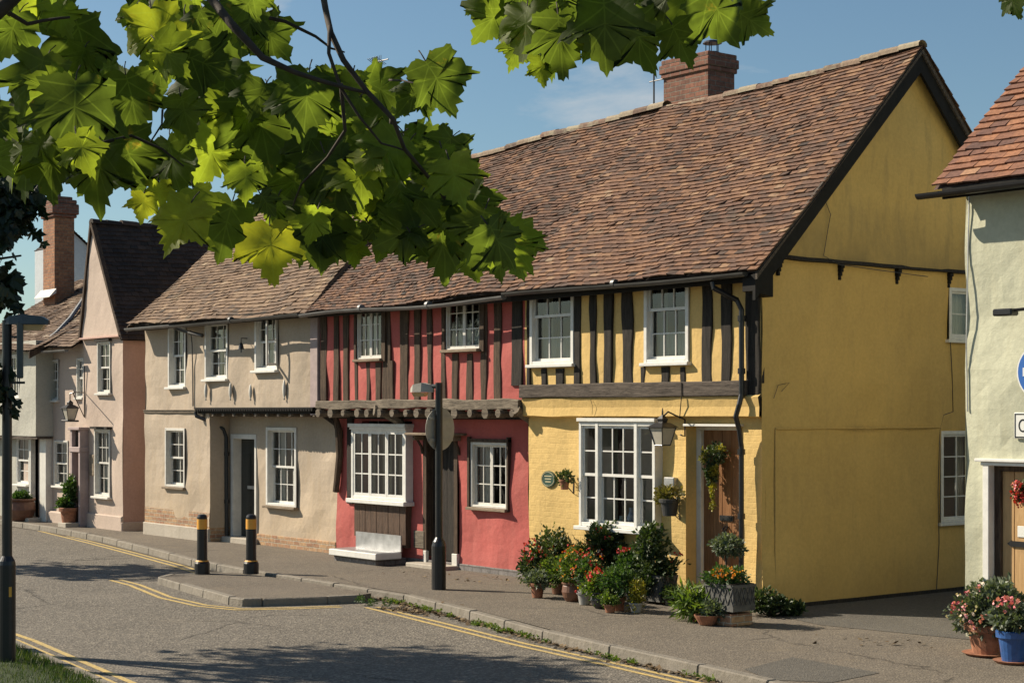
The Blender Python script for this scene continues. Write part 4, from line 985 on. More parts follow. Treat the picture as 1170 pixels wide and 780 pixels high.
for i in range(n): a = xj0+(xj1-xj0)*(i+.2)/n; s.box(a, a+.045, -.115, -.06, zc-.005, zc+.028)
obj('jetty_cornice', s, M['black'], cc)
r_ = random.Random(8); xs = xj0+.15
while xs < xj1-.1:
    s = MB(); s.box(xs,xs+.09,-.05,.4,zc-.11,zc-.052); obj('joist_end', s, M['beam_pale'], cc, bevel=.01); xs += .4
s = MB(); s.box(XA-.01, xj0-.01, -.035, .03, zls-.03, zls+.02); s.box(XA-.02,xj0-.01,-.05,.03,zls+.02,zls+.035); obj('string_course', s, M['beam_pale'], cc, bevel=.006)
# drain pipe and brackets in the recess
gxp = XY(248,.2)
pipe(cc, [(XM+.02,-.10,zc-.03),(XM+.06,-.10,zc-.1),(XM+.3,.05,zc-.2),(XM+.42,.28,zc-.35),(XM+.44,.33,zc-.5),(XM+.44,.34,PAVE+.1)], .036, 'blackm', [(XM+.44,.34,1.6),(XM+.44,.34,.7)])
s = MB(); xb_ = XY(383,.2); s.tube([(xb_,.4,zc-.5),(xb_-.02,.22,zc-.22),(xb_-.1,-.02,zc-.03)], [.04,.05,.055], 6); obj('brace', s, M['timber_blk'], cc)
# upper pipe
xq = XY(221.5)
cable(cc, [(xq,-.07,3.95),(xq,-.04,3.7),(xq+.01,-.03,3.2),(xq+.02,-.03,2.5)], .012, 'gutter', 'waste_pipe')
pipe(cc, [(XM-.35,EY,4.0),(XM-.1,-.18,3.9),(XM+.3,-.1,3.83)], .035, 'gutter')
for w, cu in ((c1,'side'),(c2,'side')): window(cc, F0, *w, 3, 4, fw=.05, rec=.13, kind='sash', proud=.02, sillo=.09, curtain=cu)
wo = window(cc, F0, *c3, 3, 3, fw=.06, rec=.12, kind='sash', proud=.02, sillo=.1, curtain='half', label='window with one small casement standing open')
# the open casement leaf, swung out
s = MB(); hx = c3[1]-.04; g = 1.05
def sw(u, v, z, hx=hx): return (hx-u*math.cos(R(100))*-1*-1, -.02-u*math.sin(R(100)), z)
L_ = .24; zz0, zz1 = c3[2]+.08, c3[3]-.06
for (u0,u1,za,zb_) in ((0,.03,zz0,zz1),(L_-.03,L_,zz0,zz1),(.03,L_-.03,zz0,zz0+.04),(.03,L_-.03,zz1-.03,zz1),(.03,L_-.03,(zz0+zz1)/2-.008,(zz0+zz1)/2+.008)):
    p0 = Vector(sw(u0,0,za)); p1 = Vector(sw(u1,0,za)); d = (p1-p0).normalized(); nn = Vector((-d.y,d.x,0))*.03
    up_ = Vector((0,0,zb_-za)); s.hexa([p0,p1,p1+nn,p0+nn,p0+up_,p1+up_,p1+nn+up_,p0+nn+up_])
obj('casement', s, M['white'], wo)
window(cc, F0, *cl, 2, 4, fw=.05, rec=.13, kind='sash', proud=.02, sillo=.08, sillm='sillwood', curtain='side', m='offwhite')
window(cc, Fc, *cw, 4, 4, fw=.06, rec=.13, kind='sash', proud=.03, sillo=.1, sillm='sillwood', curtain='side')
s = MB(); s.fbox(Fc, cd[0]-.0, cd[0]+.09, -.2, .03, PAVE, cd[3]-.07); s.fbox(Fc, cd[1]-.03, cd[1]+.04, -.2, .03, PAVE, cd[3]-.07); s.fbox(Fc, cd[0]-.0, cd[1]+.04, -.2, .033, cd[3]-.07, cd[3]+.02)
obj('door_frame', s, M['offwhite'], cc, bevel=.005)
s = MB(); a, b = cd[0]+.09, cd[1]-.03; s.fbox(Fc, a, b, -.2, -.15, PAVE+.1, cd[3]-.07)
for (u0,u1) in ((.12,.45),(.55,.88)):
    for (v0,v1) in ((.08,.34),(.42,.92)): s.fbox(Fc, a+(b-a)*u0, a+(b-a)*u1, -.15, -.138, PAVE+.1+(cd[3]-PAVE)*v0, PAVE+.1+(cd[3]-PAVE-.3)*v1)
dd = obj('door', s, M['greendoor'], cc, bevel=.004)
s = MB(); z_ = P(283,557,YD2)[1]; s.fbox(Fc, a+(b-a)*.35, a+(b-a)*.8, -.138, -.12, z_-.03, z_+.03); obj('letter_slot', s, M['galv'], dd)
s = MB(); s.fbox(Fc, cd[0]-.05, cd[1]+.1, -.15, .2, PAVE-.02, PAVE+.1); obj('door_step', s, M['stone'], cc, bevel=.012)
# corner post between cream and red
s = MB(); s.fbox(F0, XY(357), XY(365.5), -.05, .05, zc-.08, ZEr); obj('corner_post', s, M['lilac'], cc, bevel=.008)
# ceramic fish on the wall and bell lamp
def fish(px, py, h, k):
    x, z = P(px, py, -.04); s = MB(); n = 9; pr = []
    for i in range(n+1):
        v = i/n; wd = .05*math.sin(math.pi*min(1, v*1.05))**.7*(1 if v < .8 else .6)+(.03 if v > .9 else .004)
        pr.append((max(.006, wd), v))
    s.lathe([(r*.8, (1-v)*h-h/2) for r, v in reversed(pr)][::-1] if False else [(pr[n-i][0]*.8, (i/n-.5)*h) for i in range(n+1)], (x, -.045, z), 10)
    s.v = [(vx_, -.045+(vy_+.045)*.7, vz_) for vx_, vy_, vz_ in s.v]
    tag(obj('wall_fish', s, M['ceramic'], smooth=True), k, 'wall ornament')
fish(235.5, 447, .34, 'pale ceramic fish on the cream wall, leftmost of four')
fish(263.5, 447, .33, 'pale ceramic fish on the cream wall, second from the left')
fish(286.5, 448, .3, 'pale rounded ceramic fish on the cream wall, third from the left')
fish(325, 445, .36, 'pale ceramic fish on the cream wall, rightmost below the open window')
bx, bz = P(275.5, 397, -.12); t = thing('wall_bell', 'small dark iron bell on a bracket between two upper windows of the cream cottage', 'bell', (bx,-.1,bz))
s = MB(); s.lathe([(.062,-.03),(.05,0),(.035,.06),(.012,.09)], (bx,-.12,bz), 12); obj('bell', s, M['blackm'], t); s = MB(); s.tube([(bx,-.12,bz+.08),(bx,-.12,bz+.17),(bx,-.0,bz+.17)], .01, 5); s.tube([(bx,-.12,bz-.02),(bx,-.12,bz-.09)], .012, 5); obj('bracket', s, M['blackm'], t)
s = MB(); s.face([(XA,.0,PAVE),(XA,DEP,PAVE),(XA,DEP,ZEr),(XA,YR,6.7),(XA,.0,ZEr)]); obj('end_wall', s, M['cream'], cc)
solid(cc, 'back_wall', XA, XB, DEP, DEP+.12, PAVE-.1, ZEr, M['cream'])
zlr = P(245,272,2.8)[1]
roof(cc, (XA-.12,EY+.05,4.12), (XR0+.1,EY,4.05), (XA-.12,YR,6.85), (XR0-.45,YR,7.06), M['tile_brown'], gauge=.1, tw=.165, seed=24, sag=.06)
roof(cc, (XR0,DEP+.3,4.05), (XA-.1,DEP+.3,4.05), (XR0,YR,7.0), (XA-.1,YR,6.85), M['tile_brown'], gauge=.2, tw=.3, seed=25, sag=.03, name='rear_roof')
ridge(cc, (XA-.12,YR,6.88), (XR0-.45,YR,7.10), M['ridge'], 7)
barge(cc, XA-.15, XA-.11, [(EY+.03,4.10),(YR,6.84)], .1, 'timber_brn')
# edge upstand where the cream roof rises above the red one
s = MB(); s.hexa([(XR0+.08,EY,4.0),(XR0+.1,EY,4.0),(XR0-.43,YR,6.8),(XR0-.45,YR,6.8),(XR0+.08,EY,4.07),(XR0+.1,EY,4.07),(XR0-.43,YR,7.07),(XR0-.45,YR,7.07)]); obj('roof_edge', s, M['tile_brown'], cc)
s = MB(); s.box(XA,XB,-.2,-.015,4.08,4.12); s.box(XA,XB,-.26,-.2,4.0,4.15); obj('fascia', s, M['timber_blk'], cc)
gutter(cc, [(XA-.15+(XM-.35-XA)*i/4, EY+.02, 4.06) for i in range(5)], .055, 'ggrey')
gutter(cc, [(XM-.4+(XR0-XM+.4)*i/8, EY-.05, 4.03+.01*i*.3) for i in range(9)], .05, 'gutter')
# TV aerial above the cream roof
bx, by = XY(432,2.9), 2.9; z_ = P(432,70,2.9)[1]; t = thing('television_aerial', 'television aerial on a thin mast above the roof, seen through the leaves', 'aerial', (bx,by,6.9))
s = MB(); s.tube([(bx,by,6.9),(bx,by,z_)], .02, 6); obj('mast', s, M['gutter'], t)
s = MB(); s.tube([(bx-.2,by,z_),(bx+.35,by,z_-.02)], .012, 5)
for k in range(6): s.tube([(bx-.2+.06*k,by-.12,z_+.06),(bx-.2+.06*k,by+.12,z_-.06)], .006, 4); s.tube([(bx-.2+.06*k,by,z_-.1),(bx-.2+.06*k,by,z_+.1)], .006, 4)
s.tube([(bx-.1,by,z_-.25),(bx+.3,by,z_-.27)], .01, 5); obj('antenna', s, M['gutter'], t)

# ---------------------------------------------------------------- pink gabled house
XP0, XP1 = XY(95), XY(140.5); XG = XY(108); zpe = P(140,386)[1]; zpt = P(108,256)[1]
pk = thing('gabled_house', 'tall pink house with narrow street gable and maroon door', 'house', ((XP0+XP1)/2, 0, PAVE))
pu, pl = W(112,127,390,449), W(109,127,490,567)
pd = W(89.5,101,491,597)
def topp(a): return zpt-(a-XG)*(zpt-zpe)/(XP1-XG) if a > XG else zpt-(XG-a)*(zpt-P(95,386)[1])/(XG-XP0)
zband = P(118,385)[1]
wall('front_wall', pk, F0, XP0, XP1, PAVE-.1, zband, [hole(pu), hole(pl), (XY(100.5)-.45, XY(101.5), PAVE-.1, pd[3], .2)] if False else [hole(pu), hole(pl)], M['pink'], depth=.14, amp=.012, step=.2)
wall('gable_top', pk, FX(-.05), XP0, XP1+.06, zband, zpt, [], M['pink'], amp=.012, step=.15, top=topp)
s = MB(); s.box(XP0, XP1+.08, -.1, .02, zband-.03, zband+.01); obj('gable_band', s, M['pink_side'], pk, bevel=.006)
wall('side_wall', pk, GX(XP1), 0, 5, PAVE-.1, zpe, [], M['pink_side'], amp=.015, step=.25)
s = MB(); s.box(XP0, XP1+.02, -.05, .02, PAVE-.1, PAVE+.3); s.box(XP1-.02, XP1+.05, -.05, 4, PAVE-.1, PAVE+.18); obj('plinth', s, M['pink'], pk, bevel=.02)
s = MB()
d_ = .03
s.hexa([(XP0-.04,-.1,P(95,386)[1]),(XP0+.03,-.1,P(95,386)[1]),(XP0+.03,.0,P(95,386)[1]),(XP0-.04,.0,P(95,386)[1]),(XG-.04,-.1,zpt+.03),(XG+.02,-.1,zpt+.03),(XG+.02,.0,zpt+.03),(XG-.04,.0,zpt+.03)])
s.hexa([(XP1+.02,-.1,zpe),(XP1+.1,-.1,zpe),(XP1+.1,0,zpe),(XP1+.02,0,zpe),(XG-.03,-.1,zpt),(XG+.04,-.1,zpt+.03),(XG+.04,0,zpt+.03),(XG-.03,0,zpt)])
obj('bargeboard', s, M['timber_brn'], pk)
roof(pk, (XP1+.14,-.1,zpe-.04), (XP1+.14,5,zpe-.04), (XG,-.1,zpt+.02), (XG,5,zpt+.15), M['tile_dark'], gauge=.11, tw=.17, seed=31, sag=.05)
roof(pk, (XP0+.0,5,zpe), (XP0+.0,0.02,zpe), (XG,5,zpt+.15), (XG,0.02,zpt+.02), M['tile_dark'], gauge=.2, tw=.3, seed=32, sag=.02, name='rear_roof')
ridge(pk, (XG,-.08,zpt+.06), (XG,5,zpt+.19), M['tile_dark'], 4)
s = MB(); s.face([(XP0,5,PAVE),(XP1,5,PAVE),(XP1,5,zpe),(XG,5,zpt),(XP0,5,zpe)]); obj('back_wall', s, M['pink'], pk)
window(pk, F0, *pu, 2, 4, fw=.04, rec=.09, kind='sash', proud=.02, sillo=.08, curtain='side', m='offwhite')
window(pk, F0, *pl, 3, 4, fw=.05, rec=.09, kind='sash', proud=.03, sillo=.1, curtain='side', m='offwhite')
for w, e in ((pu,.05),(pl,.09)): s = MB(); s.box(w[0]-.03,w[1]+.04,-.03-e,.01,w[3],w[3]+.05); obj('window_hood', s, M['timber_blk'], pk)
# projecting door case
x0, x1 = XY(90), XY(101.5); zt = pd[3]; s = MB()
s.box(x0, x0+.1, -.2, .0, PAVE, zt); s.box(x1-.09, x1, -.2, .0, PAVE, zt); s.box(x0-.03, x1+.03, -.24, .0, zt, zt+.06); s.box(x0-.02, x1+.02, -.22, 0, zt-.47, zt-.36)
obj('door_surround', s, M['lilac'], pk, bevel=.008)
s = MB(); s.box(x0+.1, x1-.09, -.05, -.01, PAVE+.1, zt-.47); dd = obj('door', s, M['maroon'], pk)
s = MB(); s.box(x0+.1,x1-.09,-.12,-.1,zt-.36,zt); obj('fanlight', s, M['glass'], dd)
s = MB(); s.box(x0+.05,x1-.05,-.5,-.05,PAVE-.02,PAVE+.09); obj('door_step', s, M['stone'], pk, bevel=.01)
s = MB(); x_, z_ = XY(107), P(107,535)[1]; s.lathe([(.09,-.3),(.11,-.1),(.11,.2),(.07,.33)], (x_-.1,-.05,z_+.1), 10)
q = W(104,109.5,519,543); s = MB(); s.box(q[0],q[1],-.04,.01,q[2],q[3]); tag(obj('notice_board', s, M['sillwood'], bevel=.008), 'small brown plaque between the maroon door and the pink house window', 'plaque')
# pub-style lantern on a long arm
lx_, lz_ = P(80,466,-.55); lx_ = XY(80,-.55)
xa = XY(98,0)
t = lantern('bracket_lantern', 'black lantern with a crossbar hanging on a long arm from the pink gabled house', (lx_,-.55,lz_), 1.05,
        [(lx_,-.55,lz_+.2),(lx_,-.55,lz_+.3),(lx_+.12,-.5,lz_+.33),(xa,-.03,lz_+.33),(xa,-.03,lz_+.9),(xa,-.03,lz_-.2),(xa-.2,-.2,lz_+.32)])
s = MB(); s.tube([(lx_-.3,-.55-.05,lz_-.27),(lx_+.3,-.55+.05,lz_-.27)], .02, 6); obj('crossbar', s, M['blackm'], t)

# ---------------------------------------------------------------- low pink cottage with tall chimney
XQ0 = XY(55); zq = P(75,399)[1]
lp = thing('low_cottage', 'low pink cottage with lichened roof and a tall brick chimney', 'cottage', ((XQ0+XP0)/2, 0, PAVE))
q1, q2, q3, q4 = W(54.5,65,411,457), W(86,94,409,454), W(60,76,503,555), W(87,90.5,500,556)
wall('front_wall', lp, FX(.05), XQ0-1.5, XP0, PAVE-.1, zq+.1, [hole(q1),hole(q2),hole(q3)], M['pink'], depth=.12, amp=.012, step=.2)
for w in (q1,q2,q3): window(lp, FX(.05), *w, 2, 4, fw=.04, rec=.08, kind='sash', proud=.02, sillo=.08, curtain='side', m='offwhite')
s = MB(); s.box(XQ0, XP0-.3, -.06, .1, PAVE-.1, PAVE+.25); obj('plinth', s, M['pink'], lp, bevel=.03)
roof(lp, (XQ0-1.6,-.25,zq), (XP0-.03,-.25,zq+.03), (XQ0-1.6,3.0,6.05), (XP0-.03,3.0,6.15), M['tile_mix'], gauge=.11, tw=.18, seed=41, sag=.07)
roof(lp, (XP0,6,zq), (XQ0-1.6,6,zq), (XP0,3.0,6.1), (XQ0-1.6,3.0,6.05), M['tile_mix'], gauge=.25, tw=.35, seed=42, sag=.02, name='rear_roof')
ridge(lp, (XQ0-1.6,3,6.1), (XP0-.1,3,6.2), M['ridge'], 9)
gutter(lp, [(XQ0-.3+(XP0+.1-XQ0)*i/4, -.29, zq-.03) for i in range(5)], .05, 'ggrey')
# lead roll and the little darker slope to its right
def onroof(px, py):
    d = ray(px); d = Vector((d.x, d.y, -(py-HY)/F)); k = (6.1-zq)/3.25
    t_ = ((zq+.06)+(CAM.y+.25)*k-CAM.z)/(d.z-d.y*k); return CAM+d*t_
a_ = onroof(48, 393); b_ = onroof(96, 341)
s = MB(); s.tube([a_, onroof(64,381), onroof(80,364), b_], .05, 6); obj('lead_roll', s, M['lead'], lp)
ccx = XY(62,2.0); ztc = P(66,228,2.2)[1]
x1_ = XY(62.5,1.9); 
s = MB(); s.box(x1_-.72,x1_,1.9,2.42,4.9,ztc-.5); chl = obj('chimney', s, M['brick_chim2'], lp, bevel=.01)
s = MB()
for e, za, zb_ in ((.05,ztc-.5,ztc-.42),(.09,ztc-.42,ztc-.16),(.05,ztc-.16,ztc-.05),(-.03,ztc-.05,ztc+.03)): s.box(x1_-.72-e,x1_+e,1.9-e,2.42+e,za+.001,zb_)
obj('chimney_cap', s, M['brick_chim'], chl, bevel=.02)
s = MB(); s.tube([(x1_-.3,2.15,ztc),(x1_-.3,2.15,ztc+.13)], .04, 8); obj('chimney_vent', s, M['blackm'], chl)
s = MB(); zz = 5.25; s.hexa([(x1_-.85,1.72,zz-.02),(x1_+.1,1.72,zz-.02),(x1_+.1,1.9,zz+.09),(x1_-.85,1.9,zz+.09),(x1_-.85,1.72,zz+.0),(x1_+.1,1.72,zz+.0),(x1_+.1,1.9,zz+.2),(x1_-.85,1.9,zz+.2)]); obj('chimney_flashing', s, M['offwhite'], chl)
# ---------------------------------------------------------------- pale wing behind the chimney
X9 = -29.7; ya, za = PXp(81,263,X9); yb_, zb_ = PXp(106,286,X9)
sl = (za-zb_)/(yb_-ya)
bh = thing('back_house', 'pale blue-white gable wall behind the tall chimney', 'house', (X9-.8, ya, PAVE))
s = MB(); y_l = ya-.7
s.face([(X9,y_l,PAVE),(X9,ya+2.6,PAVE),(X9,ya+2.6,za-2.6*sl),(X9,ya,za),(X9,y_l,za-.7*sl)]); s.face([(X9-.8,y_l,PAVE),(X9-.8,ya+2.6,PAVE),(X9-.8,ya+2.6,za-2.6*sl),(X9-.8,ya,za),(X9-.8,y_l,za-.7*sl)])
s.face([(X9,y_l,PAVE),(X9-.8,y_l,PAVE),(X9-.8,y_l,za-.7*sl),(X9,y_l,za-.7*sl)]); s.face([(X9,ya+2.6,PAVE),(X9-.8,ya+2.6,PAVE),(X9-.8,ya+2.6,za-2.6*sl),(X9,ya+2.6,za-2.6*sl)])
obj('wall', s, M['bluew'], bh)
roof(bh, (X9+.06,ya+2.7,za-2.7*sl), (X9-.85,ya+2.7,za-2.7*sl), (X9+.06,ya,za+.03), (X9-.85,ya,za+.03), M['tile_dark'], seed=51, sag=.01)
roof(bh, (X9-.85,y_l,za-.7*sl), (X9+.06,y_l,za-.7*sl), (X9-.85,ya,za+.03), (X9+.06,ya,za+.03), M['tile_dark'], seed=52, sag=.01)
# ---------------------------------------------------------------- grey-white jettied cottage at far left
gc = thing('jettied_cottage', 'grey-white jettied cottage at the far left behind the lamp post', 'cottage', (XY(30), 0, PAVE))
XS = XY(41,-.35); XS0 = XS-5.5; zgj = P(30,498,-.35)[1]; zge = P(41,404,-.35)[1]
FG = FX(-.35); u1 = W(9,22,405,455,-.35)
wall('upper_wall', gc, FG, XS0, XS, zgj, zge+.3, [hole(u1)], M['greyw'], amp=.015, step=.25)
window(gc, FG, *u1, 3, 3, fw=.05, rec=.08, kind='casement', lights=1, curtain='net', sillo=.09)
wall('side_wall', gc, GX(XS), -.35, 4.5, zgj, zge+.3, [], M['greyw'], amp=.01, step=.3)
gwn = W(19,33.5,498,553,.0); gdr = W(41,50,499,581,.0)
wall('lower_wall', gc, FX(0.0), XS0, XQ0+.02, PAVE-.1, zgj, [hole(gwn), (gdr[0],gdr[1],PAVE-.1,gdr[3])], M['greyw'], amp=.012, step=.2)
window(gc, FX(0.0), *gwn, 2, 4, fw=.05, rec=.08, kind='sash', curtain='side', sillo=.1)
s = MB(); s.box(gdr[0],gdr[1],.08,.12,PAVE,gdr[3]); obj('door', s, M['greyframe'], gc)
s = MB(); s.box(gdr[0]-.1,gdr[0],-.12,.1,PAVE,gdr[3]+.03); s.box(gdr[1],gdr[1]+.35,-.1,.1,PAVE,gdr[3]+.03); s.box(gdr[0]-.1,gdr[1]+.35,-.14,.1,gdr[3]+.03,gdr[3]+.1); obj('door_surround', s, M['offwhite'], gc, bevel=.006)
s = MB(); s.box(gdr[0]-.1,gdr[1]+.1,-.4,-.05,PAVE-.02,PAVE+.08); obj('door_step', s, M['stone'], gc, bevel=.01)
s = MB(); s.box(XS0,XS+.02,-.33,.02,zgj-.06,zgj); obj('jetty_beam', s, M['beam'], gc)
roof(gc, (XS0-.1,-.6,zge+.08), (XS+.25,-.6,zge+.08), (XS0-.1,3.2,zge+2.15), (XS+.25,3.2,zge+2.15), M['tile_mix'], gauge=.11, tw=.18, seed=61, sag=.06)
roof(gc, (XS+.25,7,zge), (XS0-.1,7,zge), (XS+.25,3.2,zge+2.15), (XS0-.1,3.2,zge+2.15), M['tile_mix'], gauge=.25, tw=.35, seed=62, sag=.02, name='rear_roof')
barge(gc, XS+.2, XS+.24, [(-.6,zge+.03),(3.2,zge+2.1)], .12, 'timber_brn')
s = MB(); s.face([(XS,-.35,zge+.2),(XS,6.8,zge+.2),(XS,3.2,zge+2.1)]); obj('gable_top', s, M['greyw'], gc)
s = MB(); s.box(XS-.04,XS-.001,4.4,7,PAVE,zge+.25); s.box(XS0,XS,6.9,7,PAVE,zge+.2); s.face([(XS0,-.3,PAVE),(XS0,7,PAVE),(XS0,7,zge),(XS0,3.2,zge+2.1),(XS0,-.3,zge)]); obj('back_wall', s, M['greyw'], gc)

# ---------------------------------------------------------------- sage green cottage on the right
XN = XY(1103.5); zgE = P(1105,214)[1]
sg = thing('rendered_cottage', 'sage green cottage at the right edge with orange tiled roof and pale plank door', 'cottage', (XN+1.5, 0, PAVE))
sd = W(1131,1190,528,700)
wall('front_wall', sg, F0, XN, XN+5.5, PAVE-.1, zgE, [(sd[0]+.0, sd[0]+1.05, PAVE-.1, sd[3], .16)], M['sage'], amp=.022, depth=.16)
wall('side_wall', sg, (lambda a,o,z: (XN-o, a, z)), 0, 6, PAVE-.1, zgE, [], M['sage'], amp=.012, step=.3)
s = MB(); s.face([(XN,0,zgE),(XN,6,zgE),(XN,3,zgE+2.7)]); s.face([(XN+5.5,0,PAVE),(XN+5.5,6,PAVE),(XN+5.5,6,zgE),(XN+5.5,3,zgE+2.7),(XN+5.5,0,zgE)]); s.face([(XN,6,PAVE),(XN+5.5,6,PAVE),(XN+5.5,6,zgE),(XN,6,zgE)]); obj('back_wall', s, M['sage'], sg)
roof(sg, (XN-.22,-.3,zgE-.0), (XN+5.7,-.3,zgE), (XN-.22,3,zgE+2.95), (XN+5.7,3,zgE+2.95), M['tile_orange'], gauge=.125, tw=.2, seed=71, sag=.02, lift=.028, thick=.02)
roof(sg, (XN+5.7,6.3,zgE), (XN-.22,6.3,zgE), (XN+5.7,3,zgE+2.95), (XN-.22,3,zgE+2.95), M['tile_orange'], gauge=.25, tw=.35, seed=72, sag=.02, name='rear_roof')
ridge(sg, (XN-.22,3,zgE+3.0), (XN+5.7,3,zgE+3.0), M['ridge'], 12)
gutter(sg, [(XN-.36+6*i/6, -.36, zgE-.07) for i in range(7)], .06, 'blackm')
s = MB(); s.box(XN-.1,XN+5.6,-.28,-.25,zgE-.14,zgE-.02); s.box(XN-.1,XN+5.6,-.25,0,zgE-.04,zgE-.021); obj('fascia', s, M['black'], sg)
s = MB(); s.fbox(F0, sd[0]-.06, sd[0]+.02, -.16, .05, PAVE, sd[3]); s.fbox(F0, sd[0]+1.03, sd[0]+1.11, -.16, .05, PAVE, sd[3]); s.fbox(F0, sd[0]-.14, sd[0]+1.2, -.16, .09, sd[3], sd[3]+.035); s.fbox(F0, sd[0]-.08, sd[0]+1.13, -.16, .06, sd[3]-.04, sd[3]-.001)
obj('door_frame', s, M['white'], sg, bevel=.006)
s = MB(); s.fbox(F0, sd[0]+.02, sd[0]+.1, -.15, -.05, PAVE, sd[3]-.04); s.fbox(F0, sd[0]+.1, sd[0]+1.03, -.15, -.05, sd[3]-.1, sd[3]-.041); obj('inner_frame', s, M['timber_brn'], sg)
s = MB(); d0, d1 = sd[0]+.1, sd[0]+1.03
for i in range(6): a, b = d0+(d1-d0)*i/6, d0+(d1-d0)*(i+1)/6; s.fbox(F0, a+.003, b-.003, -.13, -.08, PAVE+.08, sd[3]-.1)
s.fbox(F0, d0, d1, -.15, -.125, PAVE+.08, sd[3]-.1); dd = obj('door', s, M['door_pale'], sg, bevel=.004)
hz = P(1160,621,.08)[1]; hx0 = XY(1152,.08); s = MB(); s.fbox(F0, hx0+.05, hx0+.3, -.08, -.06, hz-.03, hz+.03); s.hexa([F0(hx0,-.08,hz-.004),F0(hx0+.05,-.08,hz-.035),F0(hx0+.05,-.065,hz-.035),F0(hx0,-.065,hz-.004),F0(hx0,-.08,hz+.004),F0(hx0+.05,-.08,hz+.035),F0(hx0+.05,-.065,hz+.035),F0(hx0,-.065,hz+.004)]); obj('letter_slot', s, M['blackm'], dd)
pz = P(1165,607,.08)[1]; px0 = XY(1163,.08); s = MB(); s.fbox(F0, px0, px0+.12, -.08, -.07, pz-.06, pz+.06); obj('number_plate', s, M['plate'], dd, bevel=.004)
s = MB(); s.fbox(F0, sd[0]-.05, sd[0]+1.1, -.1, .15, PAVE-.02, PAVE+.09); obj('door_step', s, M['stone'], sg, bevel=.01)
# corner cable
cable(sg, [(XN+.06,-.02,zgE-.1),(XN+.05,-.03,4.0),(XN+.03,-.03,3.1),(XN+.04,-.02,2.4)], .008, 'galv')
# floodlight, round blue sign, plate
fx, fz = P(1152,356,-.25); t = thing('wall_floodlight', 'black floodlight on an arm sticking out of the sage green wall', 'floodlight', (fx+.2,-.2,fz))
s = MB(); s.box(fx-.14,fx+.1,-.34,-.2,fz-.045,fz+.03); obj('lamp_head', s, M['blackm'], t, bevel=.015); s = MB(); s.tube([(fx+.08,-.27,fz+.01),(fx+.34,-.2,fz+.03),(fx+.36,-.0,fz+.03)], .018, 6); obj('arm', s, M['blackm'], t)
sx_ = XY(1161,-.06); rS = .30; sxc = sx_+rS; szc = P(1163,425,-.06)[1]
t = thing('round_sign', 'round blue traffic sign with a white bar on the sage green wall', 'sign', (sxc,-.04,szc))
s = MB(); disc(s, (sxc,szc), rS, rS, -.05, -.038, 40); obj('rim', s, M['plate'], t)
s = MB(); disc(s, (sxc,szc), rS-.018, rS-.018, -.054, -.049, 40); obj('face', s, M['signblue'], t)
s = MB(); s.box(sxc-.22,sxc+.06,-.058,-.053,szc-.045,szc+.045); s.face([(sxc+.04,-.0575,szc+.14),(sxc+.22,-.0575,szc),(sxc+.04,-.0575,szc-.14)]); obj('arrow', s, M['plate'], t)
qx = XY(1158.5,-.04); qz0, qz1 = P(1162,501,-.04)[1], P(1162,471,-.04)[1]
t = thing('sign_plate', 'small white rectangular plate with black lettering under the round blue sign', 'sign', (qx+.25,-.03,(qz0+qz1)/2))
s = MB(); s.box(qx,qx+.5,-.045,-.03,qz0,qz1); obj('plate', s, M['plate'], t, bevel=.012)
s = MB(); e = .012
for (a0_,a1_,c0_,c1_) in ((qx+e,qx+.5-e,qz0+e,qz0+2*e),(qx+e,qx+.5-e,qz1-2*e,qz1-e),(qx+e,qx+2*e,qz0+2*e,qz1-2*e),(qx+.5-2*e,qx+.5-e,qz0+2*e,qz1-2*e)): s.box(a0_,a1_,-.048,-.0455,c0_,c1_)
zc_ = (qz0+qz1)/2; n = 20
for k in range(n):
    a, b = 2*math.pi*k/n, 2*math.pi*(k+1)/n; c_ = qx+.115
    s.face([(c_+.055*math.cos(a),-.047,zc_+.07*math.sin(a)),(c_+.055*math.cos(b),-.047,zc_+.07*math.sin(b)),(c_+.038*math.cos(b),-.047,zc_+.052*math.sin(b)),(c_+.038*math.cos(a),-.047,zc_+.052*math.sin(a))])
obj('border_and_letter', s, M['blackm'], t)
# ================================================================== STREET FURNITURE
def bollard(px, py, label):
    x, y = PG(px, py, PAVE-.006); z = PAVE-.008
    t = thing('bollard', label, 'bollard', (x, y, z), 'black and amber bollards on the build-out')
    s = MB(); s.lathe([(.115,0),(.115,.16),(.098,.19),(.079,.21),(.076,.86),(.066,.888),(.04,.903)], (x,y,z), 20); obj('post', s, M['blackm'], t)
    s = MB(); s.lathe([(.080,.68),(.080,.83)], (x,y,z), 20); obj('reflective_band', s, M['amber'], t)
    s = MB(); s.lathe([(.103,.19),(.086,.207)], (x,y,z), 20); obj('base_ring', s, M['amber'], t)
    return t
bollard(231, 655, 'black bollard with amber band at the left end of the build-out, left of the pair')
bollard(287, 655, 'black bollard with amber band nearer the dark cottage door, right of the pair')
